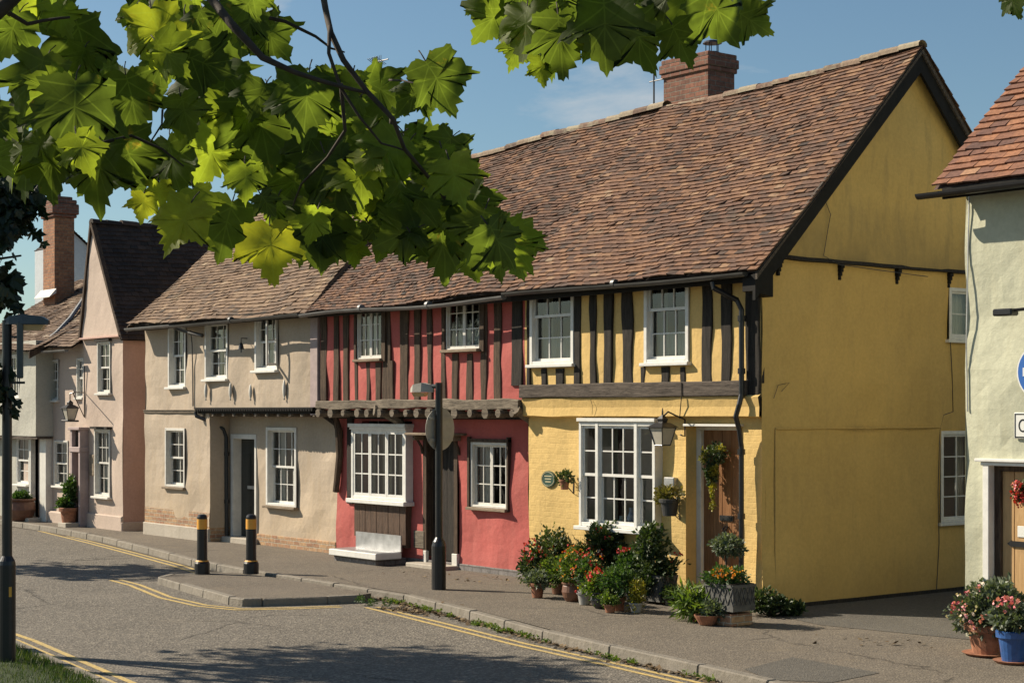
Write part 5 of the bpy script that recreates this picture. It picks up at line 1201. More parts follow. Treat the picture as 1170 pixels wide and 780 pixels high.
# centre post: sign seen from behind and small street lamp
x, y = PG(501.5, 673, PAVE); m_ = scale_at(x, y); top = 2.4-(437-HY)*m_
t = thing('sign_post', 'black post in front of the red cottage with round sign seen from behind', 'post', (x,y,PAVE))
s = MB(); s.lathe([(.098,0),(.098,.60),(.085,.66),(.05,.72),(.05,top-PAVE)], (x,y,PAVE), 18); obj('pole', s, M['blackm'], t)
s = MB(); s.tube([(x-.085,y-.05,PAVE),(x-.085,y-.05,PAVE+.62)], .012, 6); obj('conduit', s, M['blackm'], t)
lh = Vector((x,y,top-.05)); d_ = Vector((-.87,-.5,0)).normalized()
p1 = lh+d_*.12
s = MB(); s.tube([lh, lh+d_*.1+Vector((0,0,-.0))], .03, 8); obj('lamp_arm', s, M['lampgrey'], t)
def lamp_head(parent, p, d, L, wd, h, name='lamp_head'):
    n_ = Vector((-d.y, d.x, 0)); s = MB(); Z = Vector((0,0,1)); secs = []
    for u, ww, hh in ((0,.35,.4),(.15,.7,.8),(.45,1,1),(.85,.9,.8),(1,.4,.4)):
        c = p+d*L*u; secs.append([c-n_*wd*ww*.5, c+n_*wd*ww*.5, c+n_*wd*ww*.38+Z*h*hh, c-n_*wd*ww*.38+Z*h*hh])
    for a, b in zip(secs, secs[1:]):
        for k in range(1, 4): s.face([a[k], a[(k+1)%4], b[(k+1)%4], b[k]])
        if a is not secs[0]: pass
        s.face([a[0], a[1], b[1], b[0]])
    s.face(secs[0]); s.face(list(reversed(secs[-1]))); o = obj(name, s, M['signback'] if parent.name.startswith('sign') else M['lampgrey'], parent)
    s = MB(); s.face([p+d*L*.3-n_*wd*.36-Z*.006, p+d*L*.3+n_*wd*.36-Z*.006, p+d*L*.92+n_*wd*.3-Z*.006, p+d*L*.92-n_*wd*.3-Z*.006]); 
    q = [p+d*L*.4-n_*wd*.3-Z*.06, p+d*L*.4+n_*wd*.3-Z*.06, p+d*L*.85+n_*wd*.25-Z*.06, p+d*L*.85-n_*wd*.25-Z*.06]; s.face(q)
    for k in range(4): s.face([s.v[k], s.v[(k+1)%4], q[(k+1)%4], q[k]])
    obj('lamp_cover', s, M['diffuser'], o)
lamp_head(t, lh+d_*.08+Vector((0,0,-.08)), d_, .34, .19, .13)
sd_n = Vector((-.97,-.22,0)).normalized(); u_ = Vector((-sd_n.y, sd_n.x, 0)); cz = 2.4-(490-HY)*m_
c0 = Vector((x,y,cz))+sd_n*.065+u_*(-.10)
s = MB(); n = 32; A_ = [c0+u_*(.30*math.cos(2*math.pi*k/n))+Vector((0,0,.30*math.sin(2*math.pi*k/n))) for k in range(n)]; B_ = [p+sd_n*.006 for p in A_]
s.face(A_); s.face(B_[::-1])
for k in range(n): s.face([A_[k],A_[(k+1)%n],B_[(k+1)%n],B_[k]])
sb = obj('sign_disc', s, M['signback'], t)
for dz in (.15,-.15):
    s = MB(); w_ = .24; p = c0-sd_n*.012+Vector((0,0,dz)); s.hexa([p-u_*w_-Vector((0,0,.02)),p+u_*w_-Vector((0,0,.02)),p+u_*w_-Vector((0,0,.02))-sd_n*.012,p-u_*w_-Vector((0,0,.02))-sd_n*.012,p-u_*w_+Vector((0,0,.02)),p+u_*w_+Vector((0,0,.02)),p+u_*w_+Vector((0,0,.02))-sd_n*.012,p-u_*w_+Vector((0,0,.02))-sd_n*.012]); obj('sign_rail', s, M['signback'], sb)
# left lamp post
x, y = PG(8, 757, ROAD+.05); m_ = scale_at(x, y); top = 2.4-(366-HY)*m_; z = ROAD+.03
t = thing('street_lamp', 'tall black lamp post on the grass verge at the left edge with a thick base', 'lamp post', (x,y,z))
s = MB(); s.lathe([(.085,0),(.085,1.0),(.078,1.04),(.05,1.09),(.047,top-z)], (x,y,z), 18); obj('pole', s, M['blackm'], t)
s = MB(); a_ = Vector((x,y,0))+Vector((-.8,-.6,0))*0; q = Vector((CAM.x-x, CAM.y-y, 0)).normalized(); r90 = Vector((-q.y,q.x,0)); 
zc = 2.4-(675-HY)*m_; c = Vector((x,y,zc))+q*.083+r90*.02; s.hexa([c-r90*.025-Vector((0,0,.05)),c+r90*.025-Vector((0,0,.05)),c+r90*.025-q*.02-Vector((0,0,.05)),c-r90*.025-q*.02-Vector((0,0,.05)),c-r90*.025+Vector((0,0,.05)),c+r90*.025+Vector((0,0,.05)),c+r90*.025-q*.02+Vector((0,0,.05)),c-r90*.025-q*.02+Vector((0,0,.05))]); obj('warning_label', s, M['amber'], t)
d_ = Vector((.62,.785,0)); lamp_head(t, Vector((x,y,top-.04))-d_*.03, d_, .45, .2, .1)
# narrow box and sign on the same post
s = MB(); c = Vector((x,y,2.4-(400-HY)*m_))+d_*.13; n_ = q.copy(); u9 = Vector((-q.y,q.x,0)); h = .28
def slab(s, c, u, w, n, t_, h): s.hexa([c-u*w-n*t_-Vector((0,0,h)),c+u*w-n*t_-Vector((0,0,h)),c+u*w+n*t_-Vector((0,0,h)),c-u*w+n*t_-Vector((0,0,h)),c-u*w-n*t_+Vector((0,0,h)),c+u*w-n*t_+Vector((0,0,h)),c+u*w+n*t_+Vector((0,0,h)),c-u*w+n*t_+Vector((0,0,h))])
slab(s, c, u9, .032, n_, .1, h); obj('side_sign', s, M['lampgrey'], t, bevel=.008)
s = MB(); slab(s, Vector((x,y,2.4-(437-HY)*m_))+d_*.06, d_, .12, n_, .03, .012); slab(s, Vector((x,y,2.4-(385-HY)*m_))+d_*.06, d_, .1, n_, .02, .01); obj('sign_clamp', s, M['blackm'], t)
# low zinc-topped bench against the red cottage
x0, x1 = XY(392,-.1), XY(446,-.1); zb = P(410,628,-.15)[1]
t = thing('low_bench', 'low pale bench with a zinc top below the white casement bay', 'bench', ((x0+x1)/2,-.1,PAVE))
s = MB(); s.box(x0,x1,-.38,.12,zb-.10,zb); obj('top', s, M['white'], t, bevel=.008)
s = MB(); s.box(x0+.03,x1-.03,-.34,.1,zb+.001,zb+.008); s.box(x0+.1,x1+.02,.085,.11,zb+.01,zb+.27); obj('zinc_sheet', s, M['galv'], t)
s = MB(); s.box(x0+.03,x1-.12,-.3,.3,PAVE-.05,zb-.101); obj('base', s, M['brick_grey'], t, bevel=.008)
# end of street furniture; railing stub and boot scraper beside the cream door
# ================================================================== PLANTS
def leafquads(mb, c, rx, ry, rz, n, ls, r_, strap=False, shell=.45):
    c = Vector(c); sd = r_.random()*50
    k = 0
    while k < n:
        d = Vector((r_.gauss(0,1), r_.gauss(0,1), r_.gauss(0,1))).normalized(); q = r_.random()**shell
        f = .78+.42*noise.noise(d*1.7+Vector((sd,0,0)))+.25*noise.noise(d*4.5+Vector((sd,3,0)))
        p = c+Vector((d.x*rx, d.y*ry, d.z*rz))*q*f
        if noise.noise(p*9+Vector((sd,0,0))) < -.28: k += .35; continue
        k += 1
        ax = (d+Vector((r_.gauss(0,.7), r_.gauss(0,.7), r_.gauss(0,.6)+.2))).normalized()
        sdv = ax.cross(Vector((r_.gauss(0,1), r_.gauss(0,1), r_.gauss(0,1)))).normalized(); nn = ax.cross(sdv)
        L = ls*r_.uniform(.6,1.3)*(2.4 if strap else 1); w = L*(.1 if strap else .3); t = max(0, min(1, r_.gauss(.5,.22)+.15*d.z))
        tip = p+ax*L-nn*L*(.35 if strap else .12)
        mid = p+ax*L*.5+nn*L*.06
        mb.face([p, mid+sdv*w, tip, mid-sdv*w], t)
def blossoms(mb, c, rx, ry, rz, n, fs, r_):
    c = Vector(c); V = (CAM-c).normalized()
    for k in range(n):
        d = Vector((r_.gauss(0,1), r_.gauss(0,1)-.5, r_.gauss(0,1)+.3)).normalized()
        p = c+Vector((d.x*rx, d.y*ry, d.z*rz))*r_.uniform(.7,1.05)
        m = r_.randint(3,6); t = r_.random()
        for j in range(m):
            a = (d+Vector((r_.gauss(0,.9), r_.gauss(0,.9), r_.gauss(0,.9)))).normalized(); b = a.orthogonal().normalized(); s = fs*r_.uniform(.7,1.5)
            o = a*s*.35
            bb = a.cross(b)
            mb.face([p+o, p+o+b*s*.6+a*s*.15, p+o+b*s*.5+bb*s*.6+a*s*.3, p+o+bb*s*.6+a*s*.1], min(1, max(0, t+r_.gauss(0,.15))))
def pot(parent, x, y, z, r, h, mat, kind='pot'):
    s = MB()
    if kind == 'pot': s.lathe([(r*.68,0),(r*.9,h*.78),(r*1.06,h*.79),(r*1.08,h*.97),(r,h),(r*.92,h*.99),(r*.9,h*.86)], (x,y,z), 20)
    elif kind == 'bowl': s.lathe([(r*.6,0),(r*.95,h*.8),(r*1.02,h),(r*.95,h),(r*.9,h*.85)], (x,y,z), 20)
    elif kind == 'belly': s.lathe([(r*.62,0),(r*.85,h*.2),(r*1.0,h*.5),(r*.92,h*.8),(r*.85,h*.88),(r*1.0,h*.93),(r*1.0,h),(r*.88,h),(r*.86,h*.88)], (x,y,z), 22)
    elif kind == 'box':
        s.box(x-r,x+r,y-r*.8,y+r*.8,z+.06,z+h); s.box(x-r*1.06,x+r*1.06,y-r*.86,y+r*.86,z+h-.03,z+h+.002)
        s.box(x-r*1.03,x+r*1.03,y-r*.83,y+r*.83,z+.03,z+.1)
        n = 5
        for i in range(n):    # crossed lattice on the front and right faces
            a = x-r+2*r*i/n; b = a+2*r/n; zz0, zz1 = z+.1, z+h-.03
            for (p_, q_) in ((a,b),(b,a)):
                s.tube([(p_,y-r*.8-.006,zz0),(q_,y-r*.8-.006,zz1)], .006, 4); 
            a2 = y-r*.8+1.6*r*i/n; b2 = a2+1.6*r/n
            for (p_, q_) in ((a2,b2),(b2,a2)): s.tube([(x+r+.006,p_,zz0),(x+r+.006,q_,zz1)], .006, 4)
    o = obj('pot', s, M[mat], parent, smooth=False)
    if kind != 'box':
        s = MB(); s.lathe([(r*.88,h*.86),(.01,h*.9)], (x,y,z), 16); obj('soil', s, M['soil'], o)
    else:
        s = MB(); s.box(x-r*.98,x+r*.98,y-r*.78,y+r*.78,z+h+.003,z+h+.01); obj('soil', s, M['soil'], o)
    return o
PN = [0]
GRP = 'potted plants along the yellow cottage'
def plant(name, label, base, potspec, crowns, lm, ls, n, fl=(), group=None, stems=True, strap=False, cat='potted plant', zb=PAVE+.006, xy=None, ydep=.8):
    PN[0] += 1; r_ = random.Random(100+PN[0])
    x, y = xy if xy else PG(base[0], base[1], zb)
    t = thing(name, label, cat, (x,y,zb), group); m = scale_at(x, y); h = 0
    if potspec: r, h, mt, kd = potspec; pot(t, x, y, zb, r, h, mt, kd)
    fo = MB(); st = MB(); C3 = []
    for px, py, w, hh in crowns:
        d = ray(px); tt = ((Vector((x,y,0))-CAM).dot(FW)); cc = Vector((CAM.x+d.x*tt, CAM.y+d.y*tt, 2.4-(py-HY)/F*tt))
        rx, rz = w*m/2*1.36, hh*m/2*1.24; C3.append((cc, rx, min(rx*ydep,.32), rz))
        leafquads(fo, cc, rx, min(rx*ydep,.32), rz, int(n*1.8)//len(crowns), ls*1.08, r_, strap)
        for k in range(6): 
            e = cc+Vector((r_.gauss(0,rx*.45), r_.gauss(0,rx*.3), r_.gauss(rz*.2,rz*.4))); st.tube([(x+r_.gauss(0,.02),y+r_.gauss(0,.02),zb+h*.8), ((x+e.x)/2+r_.gauss(0,.02),(y+e.y)/2,(zb+h+e.z)/2), e], [.007,.005,.002], 4)
    if stems: obj('stems', st, M['twig'], t)
    obj('foliage', fo, M[lm], t)
    for fm, fn, fs, *pos in fl:
        f = MB()
        cs = [C3[0]] if not pos else []
        for px, py, w, hh in pos:
            d = ray(px); tt = ((Vector((x,y,0))-CAM).dot(FW))-.1; cs.append((Vector((CAM.x+d.x*tt, CAM.y+d.y*tt, 2.4-(py-HY)/F*tt)), w*m/2, .12, hh*m/2))
        for c in cs: blossoms(f, *c, max(1, fn//len(cs)), fs, r_)
        obj('flowers', f, M[fm], t)['kind'] = 'stuff'
    return t
plant('flowering_shrub','big dark leafy shrub with red flowers, leftmost of the plants by the yellow wall',(632,668),(.16,.26,'pot_dark','pot'),[(632,628,56,44),(612,648,36,44)],'leaf_dark',.06,1500,[('fl_red',44,.03,(608,632,30,34),(622,640,40,40))],GRP)
plant('potted_plant','grey-leaved plant in a small terracotta pot at the left end of the row',(614,682),(.10,.19,'terracotta','pot'),[(614,661,30,18)],'leaf_grey',.05,420,[],GRP)
plant('potted_plant','fine bright green fern-like plant left of the brown pot',(637,678),(.1,.15,'pot_brown','pot'),[(636,651,38,36)],'leaf_light',.04,1000,[],GRP)
plant('potted_plant','brown bellied pot with orange and yellow flowers',(654,686),(.14,.24,'pot_brown','belly'),[(655,648,34,38)],'leaf_light',.045,750,[('fl_orange',34,.028),('fl_red',8,.028)],GRP)
plant('potted_plant','pale grey pot with orange-leaved flowers spilling over it',(668,690),(.10,.17,'pot_grey','pot'),[(673,655,32,44)],'leaf_mid',.05,650,[('fl_red',22,.028),('fl_orange',10,.026)],GRP)
plant('flowering_shrub','tall dark bush with red berries in front of the bay window sill',(694,676),(.15,.2,'pot_dark','pot'),[(690,618,42,44),(702,646,44,46)],'leaf_dark',.06,1700,[('fl_red',26,.028,(684,618,36,34),(680,634,24,24)),('fl_pale',14,.026,(684,634,30,30))],GRP)
plant('potted_plant','wide dark pot with red and cream leaved plant, low in the middle of the row',(688,694),(.15,.2,'pot_dark','belly'),[(682,670,34,36)],'leaf_light',.05,600,[('fl_red',16,.035,(682,658,22,18))],GRP)
plant('potted_plant','small terracotta pot with a spreading green plant in the middle of the row',(706,697),(.10,.17,'terracotta','pot'),[(706,664,42,30)],'leaf_mid',.045,800,[],GRP)
plant('potted_plant','yellow-green trailing plant in a small pot left of the big grey planter',(727,699),(.085,.12,'pot_grey','pot'),[(727,679,22,36)],'leaf_yellow',.04,420,[],GRP)
plant('potted_plant','bushy green plant with a few coral flowers left of the big grey planter',(722,684),(.13,.2,'pot_dark','pot'),[(722,650,40,46)],'leaf_mid',.055,900,[('fl_red',9,.03,(714,630,20,8))],GRP)
plant('planter_shrub','upright dark shrub in the big grey planter left of the oak door',(752,688),(.19,.36,'lattice','box'),[(743,620,34,46),(750,648,50,34),(742,664,40,22)],'leaf_dark',.06,1900,[('fl_red',4,.035,(771,636,5,8))],GRP)
plant('potted_plant','shallow terracotta bowl with long green and yellow leaves, nearest the kerb',(808,713),(.15,.11,'terracotta','bowl'),[(816,696,26,20)],'leaf_grey',.05,380,[],GRP)
plant('potted_plant','small terracotta bowl with arching strap leaves left of the planter tub',(796,709),(.11,.1,'terracotta','bowl'),[(792,688,40,30)],'leaf_light',.06,320,[],GRP,strap=True)
x_, y_ = PG(832, 713, PAVE)
s = MB(); s.box(x_-.2,x_+.2,y_-.15,y_+.2,PAVE,PAVE+.14); tag(obj('brick_stand', s, M['brick_plinth'], bevel=.012), 'two courses of yellow brick holding up the lattice tub', 'brick stand')
plant('tub_plant','square grey lattice tub of yellow-orange flowers by the drainpipe',None,(.22,.33,'lattice','box'),[(831,659,52,24)],'leaf_mid',.04,900,[('fl_orange',34,.026,(831,655,48,12))],GRP,zb=PAVE+.142,xy=(x_,y_+.03))
x2, y2 = XY(829,-.35), -.35
tp_ = plant('standard_tree','small round-headed standard tree in front of the drainpipe',None,(.1,.16,'terracotta','pot'),[(831,623,38,24)],'leaf_grey',.05,600,[],GRP,xy=(x2,y2),stems=False)
s = MB(); s.tube([(x2,y2,PAVE+.1),(x2+.01,y2,P(831,640,-.35)[1]),(x2,y2,P(831,625,-.35)[1])], .012, 6); obj('stem', s, M['twig'], tp_)
plant('low_shrub','low dark ground plants at the foot of the yellow corner',None,None,[(868,686,42,30),(886,691,34,20),(905,694,24,14)],'leaf_dark',.05,1500,[],None,xy=(XY(878,-.3),-.3),cat='shrub')
plant('potted_plant','large terracotta pot of pink flowers at the corner of the sage cottage',(1130,748),(.23,.32,'terracotta','pot'),[(1122,700,62,56),(1142,690,50,50)],'leaf_grey',.06,1900,[('fl_pink',42,.035,(1110,695,46,50),(1145,700,44,40)),('fl_pale',12,.03)],'pots at the sage cottage')
plant('potted_plant','dark green bush behind the pink flowers by the plank door',(1146,728),(.18,.26,'pot_dark','pot'),[(1140,680,66,46)],'leaf_dark',.06,1300,[],'pots at the sage cottage')
plant('potted_plant','shiny blue pot on a saucer with silvery plant and a pink flower',(1158,757),(.16,.32,'pot_blue','pot'),[(1158,706,50,34)],'leaf_grey',.06,800,[('fl_pink',12,.04,(1148,690,26,12))],'pots at the sage cottage')
for px, py, r, lb in ((1130,749,.27,'brown saucer under the large terracotta pot'),(1158,758,.2,'terracotta saucer under the blue pot')):
    x_, y_ = PG(px, py-1, PAVE); s = MB(); s.lathe([(r*.8,0),(r,.03),(r*.95,.03)], (x_,y_,PAVE+.0), 20); tag(obj('saucer', s, M['terracotta']), lb, 'saucer')
plant('potted_plant','round clipped bush in a big brown pot by the grey-white cottage',None,(.32,.5,'pot_brown','belly'),[(24.5,568,20,14)],'leaf_mid',.06,900,[],None,xy=(XY(24,-.4),-.4))
plant('potted_plant','upright shrub in a terracotta pot left of the maroon door',None,(.2,.4,'terracotta','pot'),[(80,562,16,34),(74,575,16,12)],'leaf_mid',.07,900,[],None,xy=(XY(79,-.3),-.3))
plant('potted_plant','loose plant with coral-red flowers beneath the left half of the bay window',(668,676),(.11,.18,'pot_dark','pot'),[(664,636,30,34)],'leaf_light',.045,600,[('fl_red',18,.03),('fl_orange',8,.026)],GRP)
plant('potted_plant','wispy plant with pink and red flowers right of the tall red-berried bush',(716,677),(.11,.18,'pot_brown','pot'),[(716,642,28,30)],'leaf_mid',.04,550,[('fl_pink',9,.03),('fl_red',8,.028)],GRP)
plant('potted_plant','low mixed green plant spilling forward between the dark pot and terracotta pot',(697,699),(.08,.1,'terracotta','pot'),[(697,684,22,18)],'leaf_light',.035,380,[],GRP)
plant('potted_plant','dark ferny plant at the foot of the grey planter on its right',(766,691),(.09,.1,'pot_dark','pot'),[(768,678,26,20)],'leaf_dark',.045,500,[],GRP)
# climbing / hanging plants
def hanging(name, label, cat, px, py, Y, potr, poth, pm, crown, lm, n, ls, fl=(), arm=True, kind='pot'):
    PN[0] += 1; r_ = random.Random(300+PN[0]); x, z = P(px, py, Y); t = thing(name, label, cat, (x,Y,z))
    if potr: pot(t, x, Y, z, potr, poth, pm, kind)
    f = MB(); m = scale_at(x, Y)
    for cx_, cy_, w_, h_ in crown:
        cX, cZ = P(cx_, cy_, Y); leafquads(f, (cX, Y, cZ), w_*m*.55, min(w_*m*.4,.14), h_*m*.55, n//len(crown), ls, r_)
    obj('foliage', f, M[lm], t)
    for fm, fn, fs, pos in fl:
        f = MB()
        for cx_, cy_, w_, h_ in pos: cX, cZ = P(cx_, cy_, Y-.03); blossoms(f, (cX,Y-.03,cZ), w_*m*.5, .05, h_*m*.5, fn//len(pos), fs, r_)
        obj('flowers', f, M[fm], t)['kind'] = 'stuff'
    if arm: s = MB(); s.tube([(x,Y,z+poth*.9),(x,.07,z+poth*.9),(x,.06,z-.06),(x,Y+.05,z+.04)], .011, 5); obj('wall_bracket', s, M['blackm'], t)
    return t
hanging('wall_pot','small terracotta wall pot right of the oval plaque','wall pot',645,559,-.1,.075,.14,'terracotta',[(646,545,26,18)],'leaf_dark',420,.045)
hanging('wall_basket','black cone pot with olive trailing plant below the lantern','hanging plant',765,589,-.12,.13,.22,'pot_dark',[(765,563,44,20),(757,568,26,14)],'leaf_olive',800,.05)
dx_ = (P(817,525,.2))
hanging('door_wreath','green wreath trailing yellow flowers on the oak door','wreath',817,525,.16,0,0,None,[(817,520,36,30),(813,542,16,30)],'leaf_dark',900,.05,[('fl_orange',0,.02,[(1,1,1,1)])] if False else [],arm=False)
o_ = [o for o in bpy.data.objects if o.name.startswith('door_wreath')][0]
r_ = random.Random(77); f = MB(); m_ = scale_at(XY(817,.16), .16)
for cx_, cy_, w_, h_, nn_ in ((804,521,13,20,90),(816,538,18,20,110),(815,560,11,30,120),(814,576,8,16,40),(822,512,16,10,30)):
    cX, cZ = P(cx_, cy_, .12); leafquads(f, (cX,.12,cZ), w_*m_*.55, .05, h_*m_*.55, nn_*3, .03, r_)
obj('flowers', f, M['leaf_yellow'], o_)['kind'] = 'stuff'
hanging('door_wreath','red and brown wreath on the pale plank door','wreath',1166,566,.04,0,0,None,[(1166,562,22,28)],'leaf_dark',300,.04,[('fl_red',34,.03,[(1164,562,20,24),(1168,572,16,16)]),('fl_pink',8,.025,[(1162,556,14,10)])],arm=False)

# weeds and fallen leaves in the gutter
mb = MB(); dl = MB(); r_ = random.Random(5); KD = densify(KERB, 1)
def on_kerb(x):
    for p, q in zip(KERB, KERB[1:]):
        if p[0] <= x <= q[0]: return p[1]+(q[1]-p[1])*(x-p[0])/(q[0]-p[0])
for k in range(150):
    x = r_.uniform(-4.4, 6); 
    if noise.noise(Vector((x*1.1, 2, 0))) < -.05: continue
    y = on_kerb(x)-.03-abs(r_.gauss(0,.05)); s_ = r_.uniform(.02,.06)
    leafquads(mb, (x,y,ROAD+s_*.4), s_*1.5, s_, s_*.7, 34, .032, r_)
tag(obj('gutter_weeds', mb, M['leaf_light']), 'patchy green weeds growing along the kerb and gutter', 'weeds', kind='stuff')
def dead(n, xf, yf):
    for k in range(n):
        x = xf(); y = yf(x); a = r_.random()*6.28; L = r_.uniform(.015,.045); z = r_.uniform(.004,.03); u = Vector((math.cos(a),math.sin(a),r_.gauss(0,.3)))*L; v = Vector((-math.sin(a),math.cos(a),r_.gauss(0,.3)))*L*.6
        b = Vector((x,y,0)); base = PAVE if y > on_kerb(x)+.02 else ROAD
        b.z = base+z; dl.face([b-u, b+v, b+u, b-v], r_.random())
dead(900, lambda: r_.uniform(-9,7), lambda x: on_kerb(x)-.04-abs(r_.gauss(0,.07)))
dead(500, lambda: r_.uniform(-8.7,-3.8), lambda x: on_kerb(x)-abs(r_.gauss(.08,.06)))
dead(260, lambda: r_.gauss(-3.4,.35), lambda x: r_.gauss(-2.85,.1))
dead(250, lambda: r_.uniform(-7,3.5), lambda x: r_.uniform(-1.0,-.05) if x < -4.8 else -50)
dead(18, lambda: r_.gauss(2.9,.3), lambda x: r_.gauss(-1.2,.25))
tag(obj('leaf_litter', dl, M['leaf_dead']), 'brown fallen leaves scattered in the gutter and on the pavement', 'leaf litter', kind='stuff')
mb = MB(); r_ = random.Random(15)
for px_, py_ in ((412,687),(425,690),(442,690)):
    x, y = PG(px_, py_, ROAD+.05)
    leafquads(mb, (x,y,ROAD+.08), .11, .08, .06, 110, .03, r_)
tag(obj('kerb_weeds', mb, M['leaf_mid']), 'clump of green weeds where the build-out meets the kerb', 'weeds', kind='stuff')
# ================================================================== TREES
HALF = [(0,.0),(.09,-.09),(.22,-.10),(.34,-.055),(.50,-.05),(.44,.05),(.46,.115),(.375,.16),(.46,.235),(.52,.30),(.53,.40),(.67,.57),(.54,.56),(.50,.63),(.39,.585),(.34,.66),(.29,.61),(.30,.70),(.19,.75),(.205,.85),(.10,.885),(0,1.08)]
def teeth(H):
    o = []
    for i, (p, q) in enumerate(zip(H, H[1:])):
        o.append(p); L = math.hypot(q[0]-p[0], q[1]-p[1])
        if L > .13:
            nx, ny = (q[1]-p[1])/L, -(q[0]-p[0])/L
            o.append((p[0]+(q[0]-p[0])*.42+nx*.028, p[1]+(q[1]-p[1])*.42+ny*.028)); o.append((p[0]+(q[0]-p[0])*.56-nx*.004, p[1]+(q[1]-p[1])*.56-ny*.004))
    return o+[H[-1]]
HALF = teeth(HALF)
OUT = HALF+[(-x, y) for x, y in HALF[-2:0:-1]]
LOW = [(0,0),(.3,-.07),(.5,-.04),(.4,.17),(.66,.57),(.33,.62),(.22,.6),(.2,.85),(0,1.08),(-.2,.85),(-.22,.6),(-.33,.62),(-.66,.57),(-.4,.17),(-.5,-.04),(-.3,-.07)]
CTR = (0, .33)
def leaf3(mb, base, tipdir, nrm, L, t, r_, low=False):
    """one lobed plane leaf: base = petiole end, tipdir towards the tip, nrm the face normal"""
    y = Vector(tipdir).normalized(); x = y.cross(Vector(nrm)).normalized(); z = x.cross(y); b = Vector(base)
    fold = r_.uniform(-.05,.22); droop = r_.uniform(-.1,.35); w1, w2 = r_.uniform(-.12,.12), r_.random()*6; curl = r_.uniform(-.4,1.3)
    def M3(p):
        u, v = p; h = fold*math.sqrt(u*u+.01)-droop*(v-.1)**2*.5+.045*math.sin(u*7+w2)+.035*math.sin(v*8+w2*1.7)+w1*u*v-curl*max(0,abs(u)-.3)**2*2.2
        return b+x*u*L+y*v*L+z*h*L*1.0
    if low:
        mb.face([M3(p) for p in LOW], t, uv=LOW); return
    n = len(OUT); idx = len(mb.v)
    asym = r_.uniform(.9,1.1)
    O = [(p[0]*(asym if p[0] > 0 else 2-asym)*(1+r_.uniform(-.09,.09)), p[1]*(1+r_.uniform(-.05,.05))) for p in OUT]
    I = [(CTR[0]+(p[0]-CTR[0])*.36, CTR[1]+(p[1]-CTR[1])*.36) for p in O]; J = [(CTR[0]+(p[0]-CTR[0])*.7, CTR[1]+(p[1]-CTR[1])*.7) for p in O]
    pts = [CTR]+I+J+O
    for p in pts: mb.v.append(tuple(M3(p)))
    for k in range(n):
        k2 = (k+1) % n
        for f in ((0, 1+k, 1+k2), (1+k, 1+n+k, 1+n+k2, 1+k2), (1+n+k, 1+2*n+k, 1+2*n+k2, 1+n+k2)):
            mb.uv[len(mb.f)] = [pts[q] for q in f]; mb.f.append(tuple(idx+q for q in f)); mb.t.append(t)
def down_dir(ang):       # in-image direction, 0 = down, 90 = right
    return (RT*math.sin(R(ang))+Vector((0,0,-1))*math.cos(R(ang)))
pt = thing('plane_tree', 'near plane tree whose leafy branches hang across the top left of the view', 'tree', (9.6,-16.6,ROAD))
crown = MB(); stems = MB(); r_ = random.Random(21)
def place(px, py, size, ang, depth, t=None, tilt=None):
    L = size*depth/F/1.08; td = down_dir(ang)
    td = (td+FW*r_.gauss(0,.25)).normalized()
    nrm = (-FW*1.0+RT*(r_.gauss(0,.45) if tilt is None else tilt)+Vector((0,0,r_.gauss(0,.45)))).normalized()
    c = PD(px, py, depth); b = c-td*L*.45
    tt = r_.choice((.1,.2,.3,.4,.5,.5,.6,.7,.8)) if t is None else t
    leaf3(crown, b, td, nrm, L, tt+r_.uniform(-.05,.05), r_)
    stems.tube([b, b-td*L*.14+FW*L*.06, b-td*L*.24+FW*L*.2], [.0018,.0015,.0018], 4)
